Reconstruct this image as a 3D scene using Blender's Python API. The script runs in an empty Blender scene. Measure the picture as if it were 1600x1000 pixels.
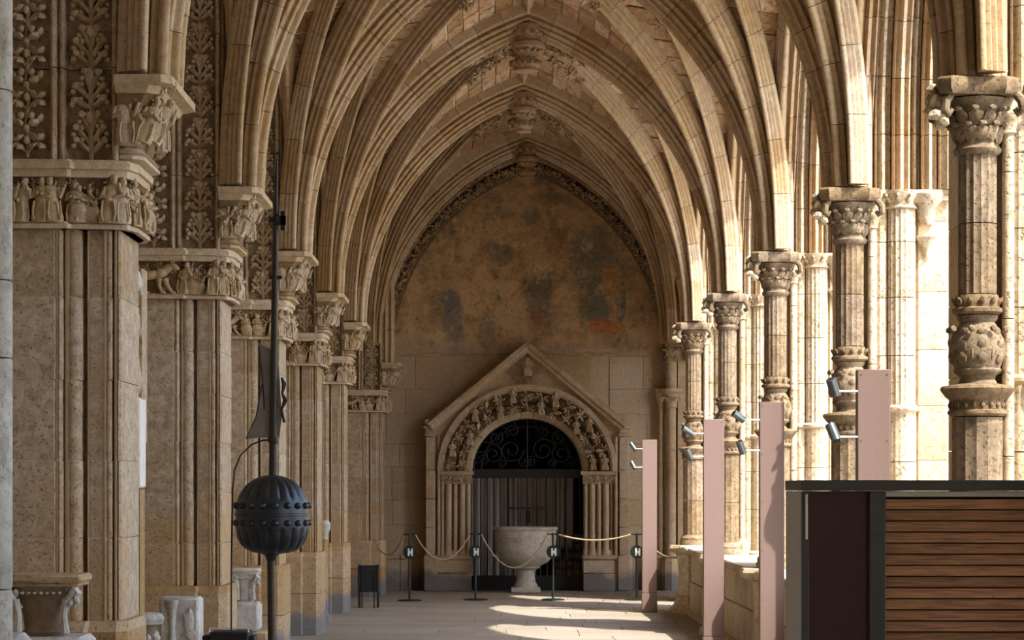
import bpy, math, random
import numpy as np
from mathutils import Vector, Matrix, noise
R = random.Random(7)
PI = math.pi
S = bpy.context.scene
C = S.collection
# ------------------------------------------------------------------ camera, sky, sun, exposure
cam = bpy.data.cameras.new('camera'); camo = bpy.data.objects.new('camera', cam); C.objects.link(camo)
camo.location = (0, 0, 1.76); camo.rotation_euler = (PI/2, 0, 0)
cam.sensor_width = 36; cam.lens = 83.25; cam.shift_x = 0.01375; cam.shift_y = 0.165625; cam.clip_end = 300
S.camera = camo
W = bpy.data.worlds.new('sky'); S.world = W; W.use_nodes = True
wn = W.node_tree.nodes; wl = W.node_tree.links
sky = wn.new('ShaderNodeTexSky'); sky.sky_type = 'NISHITA'; sky.sun_disc = False
sky.sun_elevation = math.radians(50); sky.sun_rotation = math.radians(138); sky.dust_density = 2.0
wl.new(sky.outputs[0], wn['Background'].inputs[0]); wn['Background'].inputs[1].default_value = 0.66
SUN_DIR = Vector((-1.0, .95, -1.85))
sl = bpy.data.lights.new('sun', 'SUN'); sl.energy = 7.8; sl.angle = 0.012; sl.color = (1.0, 0.92, 0.80)
so = bpy.data.objects.new('sun', sl); C.objects.link(so); so.location = (20, -10, 30)
so.rotation_euler = SUN_DIR.to_track_quat('-Z', 'Y').to_euler()
vs = S.view_settings; vs.view_transform = 'Standard'; vs.look = 'None'; vs.gamma = 1; vs.use_curve_mapping = False
vs.exposure = 0.36
S.cycles.max_bounces = 8; S.cycles.diffuse_bounces = 6; S.cycles.use_denoising = True
S.cycles.sample_clamp_indirect = 6

# ------------------------------------------------------------------ materials
def new_mat(name):
    m = bpy.data.materials.new(name); m.use_nodes = True
    nt = m.node_tree; return m, nt, nt.nodes, nt.links, nt.nodes['Principled BSDF']

def stone(name, c1, c2, stain=None, stain_amt=.5, pits=.5, pit_scale=60, rand=.18, bump=.4, big=1.3, low=None, low_z=.7, mid=None):
    """weathered limestone: c1/c2 mixed by noise, stain blotches, dark pits, per-block tint"""
    m, nt, n, l, b = new_mat(name)
    geo = n.new('ShaderNodeNewGeometry')
    def nz(scale, detail=5, rough=.6, vec=None):
        t = n.new('ShaderNodeTexNoise'); t.inputs['Scale'].default_value = scale
        t.inputs['Detail'].default_value = detail; t.inputs['Roughness'].default_value = rough
        l.new(vec or geo.outputs['Position'], t.inputs['Vector']); return t
    def ramp(src, a, z):
        r = n.new('ShaderNodeMapRange'); r.inputs[1].default_value = a; r.inputs[2].default_value = z
        r.clamp = True; l.new(src, r.inputs[0]); return r.outputs[0]
    def mix(f, a, z):
        x = n.new('ShaderNodeMix'); x.data_type = 'RGBA'
        l.new(f, x.inputs[0])
        for s, i in ((a, 6), (z, 7)):
            if isinstance(s, tuple): x.inputs[i].default_value = (*s, 1)
            else: l.new(s, x.inputs[i])
        return x.outputs[2]
    fine = nz(14, 8, .72)
    col = mix(ramp(fine.outputs[0], .36, .64), c1, c2)
    if stain:
        s = nz(big, 6, .65)
        f = ramp(s.outputs[0], .50, .68)
        k = n.new('ShaderNodeMath'); k.operation = 'MULTIPLY'; k.inputs[1].default_value = stain_amt; l.new(f, k.inputs[0])
        col = mix(k.outputs[0], col, stain)
    if mid:
        sp = n.new('ShaderNodeSeparateXYZ'); l.new(geo.outputs['Position'], sp.inputs[0])
        w = nz(.45, 4, .6); a = n.new('ShaderNodeMath'); a.operation = 'MULTIPLY_ADD'; a.inputs[1].default_value = 5.0; l.new(w.outputs[0], a.inputs[0]); l.new(sp.outputs[2], a.inputs[2])
        r = n.new('ShaderNodeMapRange'); r.inputs[1].default_value = 4.35; r.inputs[2].default_value = 3.9; l.new(a.outputs[0], r.inputs[0])
        k = n.new('ShaderNodeMath'); k.operation = 'MULTIPLY'; k.inputs[1].default_value = .48; l.new(r.outputs[0], k.inputs[0])
        col = mix(k.outputs[0], col, mid)
    if low:
        sep = n.new('ShaderNodeSeparateXYZ'); l.new(geo.outputs['Position'], sep.inputs[0])
        w = nz(2.0, 3, .5)
        a = n.new('ShaderNodeMath'); a.operation = 'MULTIPLY_ADD'; a.inputs[1].default_value = .5; l.new(w.outputs[0], a.inputs[0]); l.new(sep.outputs[2], a.inputs[2])
        r = n.new('ShaderNodeMapRange'); r.inputs[1].default_value = low_z+.30; r.inputs[2].default_value = low_z+.18; l.new(a.outputs[0], r.inputs[0])
        col = mix(r.outputs[0], col, low)
    # per block tint
    oi = n.new('ShaderNodeObjectInfo')
    hs = n.new('ShaderNodeHueSaturation')
    r = n.new('ShaderNodeMapRange'); r.inputs[3].default_value = 1-rand; r.inputs[4].default_value = 1+rand
    l.new(oi.outputs['Random'], r.inputs[0]); l.new(r.outputs[0], hs.inputs['Value']); l.new(col, hs.inputs['Color'])
    r2 = n.new('ShaderNodeMapRange'); r2.inputs[3].default_value = 1.15; r2.inputs[4].default_value = .85
    l.new(oi.outputs['Random'], r2.inputs[0]); l.new(r2.outputs[0], hs.inputs['Saturation'])
    col = hs.outputs[0]
    pit = nz(pit_scale, 3, .6)
    pf = ramp(pit.outputs[0], .56, .66)
    k = n.new('ShaderNodeMath'); k.operation = 'MULTIPLY'; k.inputs[1].default_value = pits; l.new(pf, k.inputs[0])
    col = mix(k.outputs[0], col, tuple(x*.35 for x in c1))
    l.new(col, b.inputs['Base Color'])
    b.inputs['Roughness'].default_value = .9; b.inputs['Specular IOR Level'].default_value = .2
    bp = n.new('ShaderNodeBump'); bp.inputs['Strength'].default_value = bump; bp.inputs['Distance'].default_value = .012
    ad = n.new('ShaderNodeMath'); ad.operation = 'SUBTRACT'; l.new(fine.outputs[0], ad.inputs[0]); l.new(pf, ad.inputs[1])
    l.new(ad.outputs[0], bp.inputs['Height']); l.new(bp.outputs[0], b.inputs['Normal'])
    return m

def plain(name, col, rough=.5, metal=0, var=.12, scale=30, bump=.1, coat=0):
    m, nt, n, l, b = new_mat(name)
    tc = n.new('ShaderNodeTexCoord')
    t = n.new('ShaderNodeTexNoise'); t.inputs['Scale'].default_value = scale; t.inputs['Detail'].default_value = 4
    l.new(tc.outputs['Object'], t.inputs['Vector'])
    x = n.new('ShaderNodeMix'); x.data_type = 'RGBA'
    x.inputs[6].default_value = (*[c*(1-var) for c in col], 1); x.inputs[7].default_value = (*[min(1, c*(1+var)) for c in col], 1)
    l.new(t.outputs[0], x.inputs[0]); l.new(x.outputs[2], b.inputs['Base Color'])
    b.inputs['Roughness'].default_value = rough; b.inputs['Metallic'].default_value = metal
    b.inputs['Coat Weight'].default_value = coat
    if bump:
        bp = n.new('ShaderNodeBump'); bp.inputs['Strength'].default_value = bump; bp.inputs['Distance'].default_value = .004
        l.new(t.outputs[0], bp.inputs['Height']); l.new(bp.outputs[0], b.inputs['Normal'])
    return m

M = {}
M['pier'] = stone('limestone_pier', (.29,.215,.14), (.50,.405,.29), (.36,.22,.10), .65, pits=.6, pit_scale=55, rand=.12, mid=(.42,.25,.09), low=(.20,.195,.19), low_z=.28)
M['rib'] = stone('limestone_rib', (.40,.29,.18), (.55,.425,.285), (.40,.25,.12), .6, pits=.3, pit_scale=40, rand=.10, bump=.3, big=.9)
M['carve'] = stone('limestone_carved', (.40,.30,.19), (.56,.45,.31), (.33,.22,.12), .5, pits=.2, pit_scale=50, rand=.06, bump=.35)
M['precess'] = stone('sooty_portal_hollows', (.16,.11,.065), (.24,.17,.10), None, pits=.3, rand=.06, bump=.5)  # shadow gaps between the carved leaves, put into the stone colour
M['boss'] = stone('reddish_carved_boss', (.30,.20,.12), (.46,.34,.22), (.22,.13,.07), .5, pits=.2, rand=.05)
M['recess'] = stone('limestone_recess', (.17,.11,.058), (.25,.17,.092), (.14,.085,.045), .5, pits=.3, rand=.08, bump=.4)  # carving grounds darkened, recess shade put into the colour; also dark fragment stone
M['web'] = stone('vault_web_stone', (.38,.25,.15), (.62,.46,.30), (.46,.22,.09), .6, pits=.5, pit_scale=16, rand=.30, bump=.8, big=1.7)
M['mortar'] = stone('lime_mortar', (.66,.56,.42), (.76,.66,.51), None, pits=.1, rand=.03)
M['right'] = stone('limestone_arcade', (.44,.35,.235), (.66,.56,.42), (.40,.28,.15), .6, pits=.6, pit_scale=30, rand=.08, bump=.5, big=1.6)
M['patina'] = stone('weathered_shaded_column_stone', (.15,.11,.07), (.30,.225,.145), (.10,.07,.045), .6, pits=.5, pit_scale=40, rand=.10, bump=.5, big=2.4)  # dark weathered stone, with the front columns' shade also put into the colour
M['orange'] = stone('limestone_orange', (.50,.36,.22), (.62,.49,.33), (.50,.29,.14), .7, pits=.3, pit_scale=30, rand=.10, bump=.6, big=1.4)
M['plaster'] = stone('yellow_ashlar', (.58,.45,.28), (.72,.59,.40), (.56,.39,.20), .5, pits=.35, pit_scale=30, rand=.06, bump=.5)
M['ashlar'] = stone('end_wall_ashlar', (.46,.36,.245), (.56,.45,.32), (.40,.29,.17), .5, pits=.2, pit_scale=30, rand=.06, bump=.3, low=(.20,.19,.19), low_z=.30)
M['portal'] = stone('portal_stone', (.44,.34,.23), (.60,.48,.34), (.34,.23,.13), .5, pits=.2, pit_scale=50, rand=.06, bump=.35, low=(.20,.19,.19), low_z=.30)
M['floor'] = stone('floor_flagstone', (.25,.22,.185), (.33,.295,.25), (.30,.23,.17), .4, pits=.1, pit_scale=20, rand=.08, bump=.1)
M['grey'] = stone('grey_marble', (.44,.42,.38), (.60,.58,.53), (.24,.20,.16), .6, pits=.25, pit_scale=30, rand=.06, bump=.4, big=6)
M['white'] = stone('white_plaster', (.70,.67,.63), (.78,.75,.71), (.55,.50,.46), .5, pits=.08, rand=.03, big=4)
M['iron'] = plain('wrought_iron', (.018,.018,.022), .55, .3)
M['iron2'] = plain('dark_patina_iron', (.045,.052,.065), .40, .6, .4, 20, .25)
M['rod'] = plain('rusty_iron_rod', (.045,.034,.028), .55, .4, .4)
M['flag'] = plain('worn_metal_sheet', (.26,.235,.24), .6, .1, .4, 14, .3)
M['post'] = plain('dusty_rose_painted_metal', (.20,.137,.122), .55, 0, .08, 40, .08)
M['steel'] = plain('dark_painted_steel', (.075,.078,.075), .45, .3, .2)
M['steel2'] = plain('grey_painted_steel', (.50,.48,.45), .5, .1, .1)
M['maroon'] = plain('dark_maroon_panel', (.050,.012,.012), .5, 0, .15)
M['lamp'] = plain('grey_lamp_metal', (.16,.19,.20), .3, .6, .1)
M['chrome'] = plain('pale_arm_metal', (.75,.74,.70), .35, .3, .05)
M['green'] = plain('dark_green_enamel', (.008,.022,.018), .4, .1)
M['black'] = plain('black_matt', (.008,.008,.008), .7, 0)
M['signwhite'] = plain('white_sign_print', (.72,.74,.70), .6, 0, .03)
M['rope'] = plain('natural_rope', (.40,.31,.20), .9, 0, .25, 90, .6)
M['curtain'] = plain('grey_curtain_cloth', (.50,.48,.45), .9, 0, .15, 8)
M['grass'] = plain('garden_gravel', (.42,.40,.34), .95, 0, .2, 3)
M['leafgreen'] = plain('tree_foliage', (.05,.085,.03), .8, 0, .3, 4)
# louvre wood
def wood():
    m, nt, n, l, b = new_mat('louvre_wood')
    geo = n.new('ShaderNodeNewGeometry'); mp = n.new('ShaderNodeMapping'); mp.inputs['Scale'].default_value = (3, 30, 60)
    oi = n.new('ShaderNodeObjectInfo')
    l.new(geo.outputs['Position'], mp.inputs[0])
    t = n.new('ShaderNodeTexNoise'); t.inputs['Scale'].default_value = 2.2; t.inputs['Detail'].default_value = 8; t.inputs['Distortion'].default_value = .6
    l.new(mp.outputs[0], t.inputs['Vector'])
    r = n.new('ShaderNodeValToRGB'); r.color_ramp.elements[0].position = .3; r.color_ramp.elements[1].position = .72
    r.color_ramp.elements[0].color = (.25,.115,.055,1); r.color_ramp.elements[1].color = (.60,.33,.18,1)
    l.new(t.outputs[0], r.inputs[0])
    hs = n.new('ShaderNodeHueSaturation'); mr = n.new('ShaderNodeMapRange'); mr.inputs[3].default_value = .75; mr.inputs[4].default_value = 1.25
    l.new(oi.outputs['Random'], mr.inputs[0]); l.new(mr.outputs[0], hs.inputs['Value']); l.new(r.outputs[0], hs.inputs['Color'])
    l.new(hs.outputs[0], b.inputs['Base Color']); b.inputs['Roughness'].default_value = .6
    return m
M['wood'] = wood()

# ------------------------------------------------------------------ mesh helpers
_ico = None
def ico():
    global _ico
    if _ico is None:
        import bmesh
        bm = bmesh.new(); bmesh.ops.create_icosphere(bm, subdivisions=2, radius=1)
        bm.verts.ensure_lookup_table()
        v = [x.co.copy() for x in bm.verts]; f = [[q.index for q in p.verts] for p in bm.faces]; bm.free()
        bm = bmesh.new(); bmesh.ops.create_icosphere(bm, subdivisions=1, radius=1)
        v1 = [x.co.copy() for x in bm.verts]; f1 = [[q.index for q in p.verts] for p in bm.faces]; bm.free()
        _ico = (v, f, v1, f1)
    return _ico

class MB:
    def __init__(s): s.v = []; s.f = []; s.flat = set()
    def add(s, vs, fs):
        o = len(s.v); s.v += [tuple(x) for x in vs]; s.f += [[i+o for i in q] for q in fs]; return s
    def box(s, x0, x1, y0, y1, z0, z1):
        return s.add([(x0,y0,z0),(x1,y0,z0),(x1,y1,z0),(x0,y1,z0),(x0,y0,z1),(x1,y0,z1),(x1,y1,z1),(x0,y1,z1)],
                     [(0,3,2,1),(4,5,6,7),(0,1,5,4),(1,2,6,5),(2,3,7,6),(3,0,4,7)])
    def bbox(s, x0, x1, y0, y1, z0, z1, b=.008):
        """box with chamfered edges"""
        vs = []; 
        for z, i in ((z0, b), (z0+b, 0), (z1-b, 0), (z1, b)):
            p = [(x0+i, y0+b), (x0+b, y0+i), (x1-b, y0+i), (x1-i, y0+b), (x1-i, y1-b), (x1-b, y1-i), (x0+b, y1-i), (x0+i, y1-b)]
            vs += [(a, c, z) for a, c in p]
        fs = [list(range(7, -1, -1)), list(range(24, 32))]
        for k in range(3):
            for i in range(8): fs.append((k*8+i, k*8+(i+1) % 8, k*8+8+(i+1) % 8, k*8+8+i))
        return s.add(vs, fs)
    def loft(s, rings, cap=True, closed=True):
        n = len(rings[0]); vs = [p for r in rings for p in r]; fs = []
        for k in range(len(rings)-1):
            for i in range(n if closed else n-1):
                j = (i+1) % n; fs.append((k*n+i, k*n+j, (k+1)*n+j, (k+1)*n+i))
        if cap: fs.append(list(range(n-1, -1, -1))); fs.append(list(range((len(rings)-1)*n, len(rings)*n)))
        return s.add(vs, fs)
    def prism(s, poly, z0, z1):
        return s.loft([[(x, y, z0) for x, y in poly], [(x, y, z1) for x, y in poly]])
    def lathe(s, cx, cy, prof, seg=24, flute=None, cap=True, a0=0):
        """prof: list of (r, z); flute: (n, depth, zlo, zhi)"""
        rings = []
        if flute: seg = flute[0]*4
        for r, z in prof:
            ring = []
            for i in range(seg):
                a = a0 + 2*PI*i/seg; rr = r
                if flute and flute[2] <= z <= flute[3]:
                    rr = r*(1-flute[1]*(0, .8, 1, .8)[i % 4])
                ring.append((cx+rr*math.cos(a), cy+rr*math.sin(a), z))
            rings.append(ring)
        return s.loft(rings, cap)
    def tube(s, pts, r, seg=8, cap=True):
        pts = [Vector(p) for p in pts]; rings = []; up = Vector((0, 0, 1))
        rr = r if isinstance(r, (list, tuple)) else [r]*len(pts)
        t0 = (pts[1]-pts[0]).normalized()
        nrm = t0.cross(up) if abs(t0.z) < .95 else t0.cross(Vector((1, 0, 0)))
        nrm.normalize()
        for i, p in enumerate(pts):
            t = (pts[min(i+1, len(pts)-1)]-pts[max(i-1, 0)]).normalized()
            nrm = (nrm-t*nrm.dot(t)).normalized(); bn = t.cross(nrm)
            rings.append([tuple(p+(nrm*math.cos(2*PI*k/seg)+bn*math.sin(2*PI*k/seg))*rr[i]) for k in range(seg)])
        return s.loft(rings, cap)
    def blob(s, c, r, d=None, lo=True, wob=0, seed=0):
        """ellipsoid, radii r; d = direction of its long (z) axis"""
        v, f, v1, f1 = ico()
        if lo: v, f = v1, f1
        q = Vector(d).to_track_quat('Z', 'Y') if d is not None else None
        out = []
        for p in v:
            k = 1 + (wob*noise.noise(p*1.7+Vector((seed, seed*.7, 0))) if wob else 0)
            w = Vector((p.x*r[0]*k, p.y*r[1]*k, p.z*r[2]*k))
            if q: w = q @ w
            out.append((c[0]+w.x, c[1]+w.y, c[2]+w.z))
        return s.add(out, f)
    def move(s, dx=0, dy=0, dz=0):
        s.v = [(x+dx, y+dy, z+dz) for x, y, z in s.v]; return s
    def xf(s, fn): s.v = [tuple(fn(Vector(p))) for p in s.v]; return s
    def build(s, name, mat, parent=None, org=(0, 0, 0), smooth=True, ang=38, recalc=False):
        me = bpy.data.meshes.new(name)
        ox, oy, oz = org
        me.from_pydata([(x-ox, y-oy, z-oz) for x, y, z in s.v], [], s.f)
        if recalc:
            import bmesh
            bm = bmesh.new(); bm.from_mesh(me); bmesh.ops.recalc_face_normals(bm, faces=bm.faces); bm.to_mesh(me); bm.free()
        if smooth:
            me.shade_smooth(); me.set_sharp_from_angle(angle=math.radians(ang))
        me.materials.append(mat)
        o = bpy.data.objects.new(name, me); C.objects.link(o)
        if parent is not None: o.parent = parent
        return o

def empty(name, loc, label=None, cat=None, group=None, parent=None, kind=None):
    o = bpy.data.objects.new(name, None); C.objects.link(o); o.location = loc; o.empty_display_size = .1
    if parent is not None: o.parent = parent
    return tag(o, label, cat, group, kind)
def tag(o, label=None, cat=None, group=None, kind=None):
    if label: o['label'] = label
    if cat: o['category'] = cat
    if group: o['group'] = group
    if kind: o['kind'] = kind
    return o
def kids(o): return [c for c in KID.get(o.name, [])]
def dup_tree(o, loc=None, parent=None, children=None):
    c = o.copy(); C.objects.link(c)
    if parent is not None: c.parent = parent
    if loc is not None: c.location = loc
    for ch in children[o.name] if o.name in children else []:
        dup_tree(ch, None, c, children)
    return c
def child_map():
    m = {}
    for o in bpy.data.objects:
        if o.parent: m.setdefault(o.parent.name, []).append(o)
    return m
def inst(src, name, loc, rot=(0, 0, 0), parent=None, sc=None):
    o = bpy.data.objects.new(name, src.data if hasattr(src, 'data') else src); C.objects.link(o)
    o.location = loc; o.rotation_euler = rot
    if sc is not None: o.scale = sc if hasattr(sc, '__len__') else (sc, sc, sc)
    if parent is not None: o.parent = parent
    return o
def arc(cx, cy, r, a0, a1, n):
    return [(cx+r*math.cos(math.radians(a0+(a1-a0)*i/n)), cy+r*math.sin(math.radians(a0+(a1-a0)*i/n))) for i in range(n+1)]
def mesh_of(mb, name, mat, ang=38):
    me = bpy.data.meshes.new(name); me.from_pydata(mb.v, [], mb.f); me.shade_smooth(); me.set_sharp_from_angle(angle=math.radians(ang)); me.materials.append(mat); return me

# ---- carved ornament meshes (shared) : they lie in the XZ plane, relief towards -Y, origin at base centre
def leaf_palmette(seed=0):
    mb = MB(); r = random.Random(seed)
    mb.tube([(0, -.012, -.03), (0, -.022, .06), (0, -.035, .20)], [.016, .018, .010], 6)
    for sgn in (-1, 1):
        for (z, ln, an, w) in ((.01, .105, 56, .026), (.05, .125, 38, .030), (.10, .125, 20, .026)):
            a = math.radians(an+r.uniform(-6, 6)); dx, dz = math.sin(a)*sgn, math.cos(a)
            mb.blob((dx*ln*.5, -.026, z+dz*ln*.5), (w, .020, ln*.62), (dx, -.30, dz), True, .3, seed)
            mb.blob((dx*ln*.98, -.050, z+dz*ln*.98), (.024, .020, .022), None, True, .3, seed)
            mb.blob((dx*ln*.95+sgn*.020, -.040, z+dz*ln*.80-.018), (.018, .015, .018))
            mb.blob((dx*ln*.80-sgn*.018, -.042, z+dz*ln*1.02), (.016, .014, .018))
    mb.blob((0, -.045, .20), (.028, .022, .038))
    return mb
def leaf_vine(seed=0):
    mb = MB(); r = random.Random(seed)
    mb.tube([(0, -.02, -.02), (.012, -.03, .08), (-.01, -.03, .16), (0, -.02, .24)], .011, 6)
    for sgn in (-1, 1):
        cx, cz = sgn*.062, .06
        mb.tube([(0, -.02, .0), (sgn*.03, -.03, .03), (cx, -.035, cz)], .009, 5)
        for k in range(4):
            a = math.radians(45+90*k+r.uniform(-12, 12))
            mb.blob((cx+.030*math.cos(a), -.037, cz+.034*math.sin(a)), (.033, .018, .034), (math.cos(a), -.6, math.sin(a)), True, .3, k)
        mb.blob((sgn*.045, -.04, .165), (.042, .020, .034), (sgn*.6, -.4, .5), True, .3, seed)
        mb.blob((sgn*.080, -.038, .19), (.024, .016, .030), (sgn*.3, -.4, .8))
        mb.blob((sgn*.030, -.045, .205), (.022, .018, .024))
    mb.blob((0, -.05, .07), (.018, .016, .026)); mb.blob((0, -.045, .14), (.020, .016, .022))
    return mb
def figure(seed=0, h=.27, seated=False):
    """small worn relief figure with draped robe, head, arms; origin at the feet"""
    mb = MB(); r = random.Random(seed); lean = r.uniform(-.04, .04); rings = []
    prof = [(0, .052), (.10, .056), (.3, .046), (.47, .036), (.56, .04), (.68, .044), (.76, .040), (.80, .018), (.84, .014)]
    if seated: prof = [(0, .058), (.12, .06), (.3, .07), (.42, .062), (.56, .042), (.68, .046), (.76, .040), (.80, .018), (.84, .014)]
    for t, w in prof:
        rings.append([(w*h/.27*math.cos(a)*(1+.10*math.cos(5*a+t*3)*(t < .6)) + lean*t,
                       -.03 + w*.62*h/.27*math.sin(a) - (.02 if seated and .15 < t < .45 else 0), t*h) for a in [2*PI*i/14 for i in range(14)]])
    mb.loft(rings)
    s = h/.27
    mb.blob((lean*.9, -.035, .89*h), (.021*s, .021*s, .028*s), None, False)
    mb.blob((lean*.9, -.024, .93*h), (.025*s, .022*s, .024*s), None, True)
    mb.blob((lean*.9, -.058*s, .885*h), (.004*s, .007*s, .007*s))
    for sgn in (-1, 1):
        up = r.random() < .35; ex = (sgn*.052*s+lean*.6, -.045, .55*h); hd = (sgn*.06*s, -.07, .78*h) if up else (sgn*.012*s+lean*.5, -.075, .54*h+r.uniform(-.02, .03))
        mb.tube([(sgn*.038*s+lean*.7, -.03, .73*h), ex, hd], [.015*s, .013*s, .009*s], 6)
        mb.blob(hd, (.011*s, .011*s, .013*s))
        mb.tube([(sgn*.03*s, -.065*s, .45*h), (sgn*.038*s, -.07*s, .2*h), (sgn*.03*s, -.068*s, .01)], .007*s, 5)
    return mb
def beast(seed=0):
    """worn relief of a four-legged beast, head lowered to the right, origin at the feet"""
    mb = MB()
    mb.blob((-.02, -.03, .135), (.062, .035, .105), (1, 0, .15), False)
    mb.blob((.07, -.035, .15), (.05, .035, .06), (1, 0, .4), False)
    mb.tube([(.09, -.035, .16), (.13, -.045, .19), (.155, -.05, .20)], [.035, .03, .024], 8)
    mb.blob((.175, -.055, .195), (.022, .02, .035), (1, 0, -.6), False)
    for x in (.15, .165): mb.blob((x, -.055, .235), (.007, .007, .018))
    for (x, k) in ((-.09, -.03), (-.06, .02), (.06, .02), (.10, .05)):
        mb.tube([(x, -.03, .11), (x+k*.6-.015, -.035, .06), (x+k, -.04, .012)], [.026, .015, .012], 7)
        mb.blob((x+k+.012, -.045, .010), (.012, .012, .02), (1, 0, 0))
    mb.tube([(-.11, -.03, .14), (-.15, -.035, .10), (-.14, -.04, .05)], [.01, .008, .006], 6)
    return mb
def foliage_lump(seed=0, w=.12, h=.12, d=.05, n=14):
    """knot of curled leaves, centred, relief to -Y"""
    mb = MB(); r = random.Random(seed)
    for k in range(n):
        a = r.uniform(0, 2*PI); q = math.sqrt(r.random())*.85
        x, z = w*.5*q*math.cos(a), h*.5*q*math.sin(a)
        L = r.uniform(.18, .30)*min(w, h)
        mb.blob((x, -d*(1-q*q)*.8-.004, z), (L*.42, L*.3, L), (math.cos(a)+r.uniform(-.5, .5), -.5, math.sin(a)+r.uniform(-.5, .5)))
        mb.blob((x+math.cos(a)*L*.8, -d*(1-q*q)*.8-.02*h/.12, z+math.sin(a)*L*.8), (L*.33,)*3)
    return mb
ORN = {
 'palm0': mesh_of(leaf_palmette(1), 'carved_leaf', M['carve']), 'palm1': mesh_of(leaf_palmette(2), 'carved_leaf', M['carve']),
 'vine0': mesh_of(leaf_vine(3), 'carved_leaf', M['carve']), 'vine1': mesh_of(leaf_vine(4), 'carved_leaf', M['carve']),
 'fig0': mesh_of(figure(1), 'relief_figure', M['carve']), 'fig1': mesh_of(figure(2), 'relief_figure', M['carve']),
 'fig2': mesh_of(figure(3, .22, True), 'relief_figure', M['carve']), 'fig3': mesh_of(figure(5, .25), 'relief_figure', M['carve']),
 'beast': mesh_of(beast(), 'relief_beast', M['carve']),
 'lump0': mesh_of(foliage_lump(1), 'leaf_knot', M['carve']), 'lump1': mesh_of(foliage_lump(2), 'leaf_knot', M['carve']),
 'lump2': mesh_of(foliage_lump(3, .16, .13, .07, 18), 'leaf_knot', M['carve']),
 'plump0': mesh_of(foliage_lump(5), 'leaf_knot', M['portal']), 'plump1': mesh_of(foliage_lump(6, .15, .11), 'leaf_knot', M['portal']),
 'rlump0': mesh_of(foliage_lump(7), 'leaf_knot', M['right']), 'rlump1': mesh_of(foliage_lump(8, .13, .12, .06, 16), 'leaf_knot', M['right']),
 'pfig': mesh_of(figure(9), 'relief_figure', M['portal']),
}
# ------------------------------------------------------------------ setting
XC = .37; ZS = 4.13; RW = 3.68; CO = 1.124; AW = 2.556; HB = 2.5
def T(x, a=AW):
    x = min(abs(x), a-1e-4)*AW/a
    z = math.sqrt(max(RW**2-(x+CO)**2, 0))
    return ZS + z + .06*(z/3.504)**2
ZK = T(0)
PY = [14.0+5*n for n in range(5)]

def structure(name, mb, mat, **k):
    o = mb.build(name, mat, **k); o['kind'] = 'structure'; return o

structure('ground', MB().box(3.4, 60, -40, 90, -.12, -.04), M['grass'], smooth=False)
# floor: bedding and flagstones in view
fl = empty('floor', (0, 0, 0)); fl['kind'] = 'structure'
MB().box(-3.6, 3.6, -12, 44.5, -.2, -.012).build('floor_bedding', M['floor'], fl, smooth=False)
MB().box(-3.6, 3.6, -12, 25.99, -.012, 0).build('near_paving', M['floor'], fl, smooth=False)
y = 26.0
while y < 41.4:
    d = R.choice((.5, .62, .75)); x = -3.4-R.uniform(0, .5)
    if y+d > 41.1: d = 41.5-y
    while x < 3.3:
        w = R.uniform(.8, 1.5); x1 = min(x+w, 3.55)
        h = R.uniform(-.003, 0)
        MB().bbox(max(x, -3.5)+.003, x1-.003, y+.003, y+d-.003, -.03, h, .004).build('flagstone', M['floor'], fl)
        x += w
    y += d
# outer shell: left wall, back of the gallery, ceiling slab
wl_ = empty('wall_left', (0, 0, 0)); wl_['kind'] = 'structure'
MB().box(-3.75, -3.3, -12, 42.5, -.1, 8.6).build('wall_core', M['pier'], wl_, smooth=False)
MB().box(-3.3, -2.75, -12, 38.6, 0, .45).build('stone_bench', M['pier'], wl_, smooth=False)
structure('wall_near', MB().box(-3.75, 3.7, -12.4, -12, -.1, 8.6), M['pier'], smooth=False)
structure('ceiling', MB().box(-3.75, 4.0, -12.4, 42.5, 8.2, 8.6), M['mortar'], smooth=False)

# ------------------------------------------------------------------ vaulting
def web_block(c, th=.12):
    """c: four plan corners (x,y,z) counter-clockwise; thickness upwards; shrunk to leave a joint"""
    c = [Vector(p) for p in c]; m = sum(c, Vector())/len(c); out = []
    g = .013; rel = R.uniform(-.026, .006)
    for p in c:
        d = (p-m); L = max(d.length, 1e-3); out.append(p-d*(g/L)*1.6)
    nrm = (c[1]-c[0]).cross(c[2]-c[0])
    if nrm.length < 1e-6: nrm = (c[2]-c[0]).cross(c[3]-c[0])
    nrm.normalize()
    if nrm.z < 0 or True:
        if nrm.z < 0: nrm = -nrm
    lo = [p+nrm*rel for p in out]; hi = [p+nrm*th for p in out]
    ch = [p-(p-m)*.03+nrm*(rel-.004) for p in out]
    mb = MB(); n = len(c); mb.loft([[tuple(p) for p in ch], [tuple(p+nrm*.008) for p in lo], [tuple(p) for p in hi]]); return mb

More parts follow.
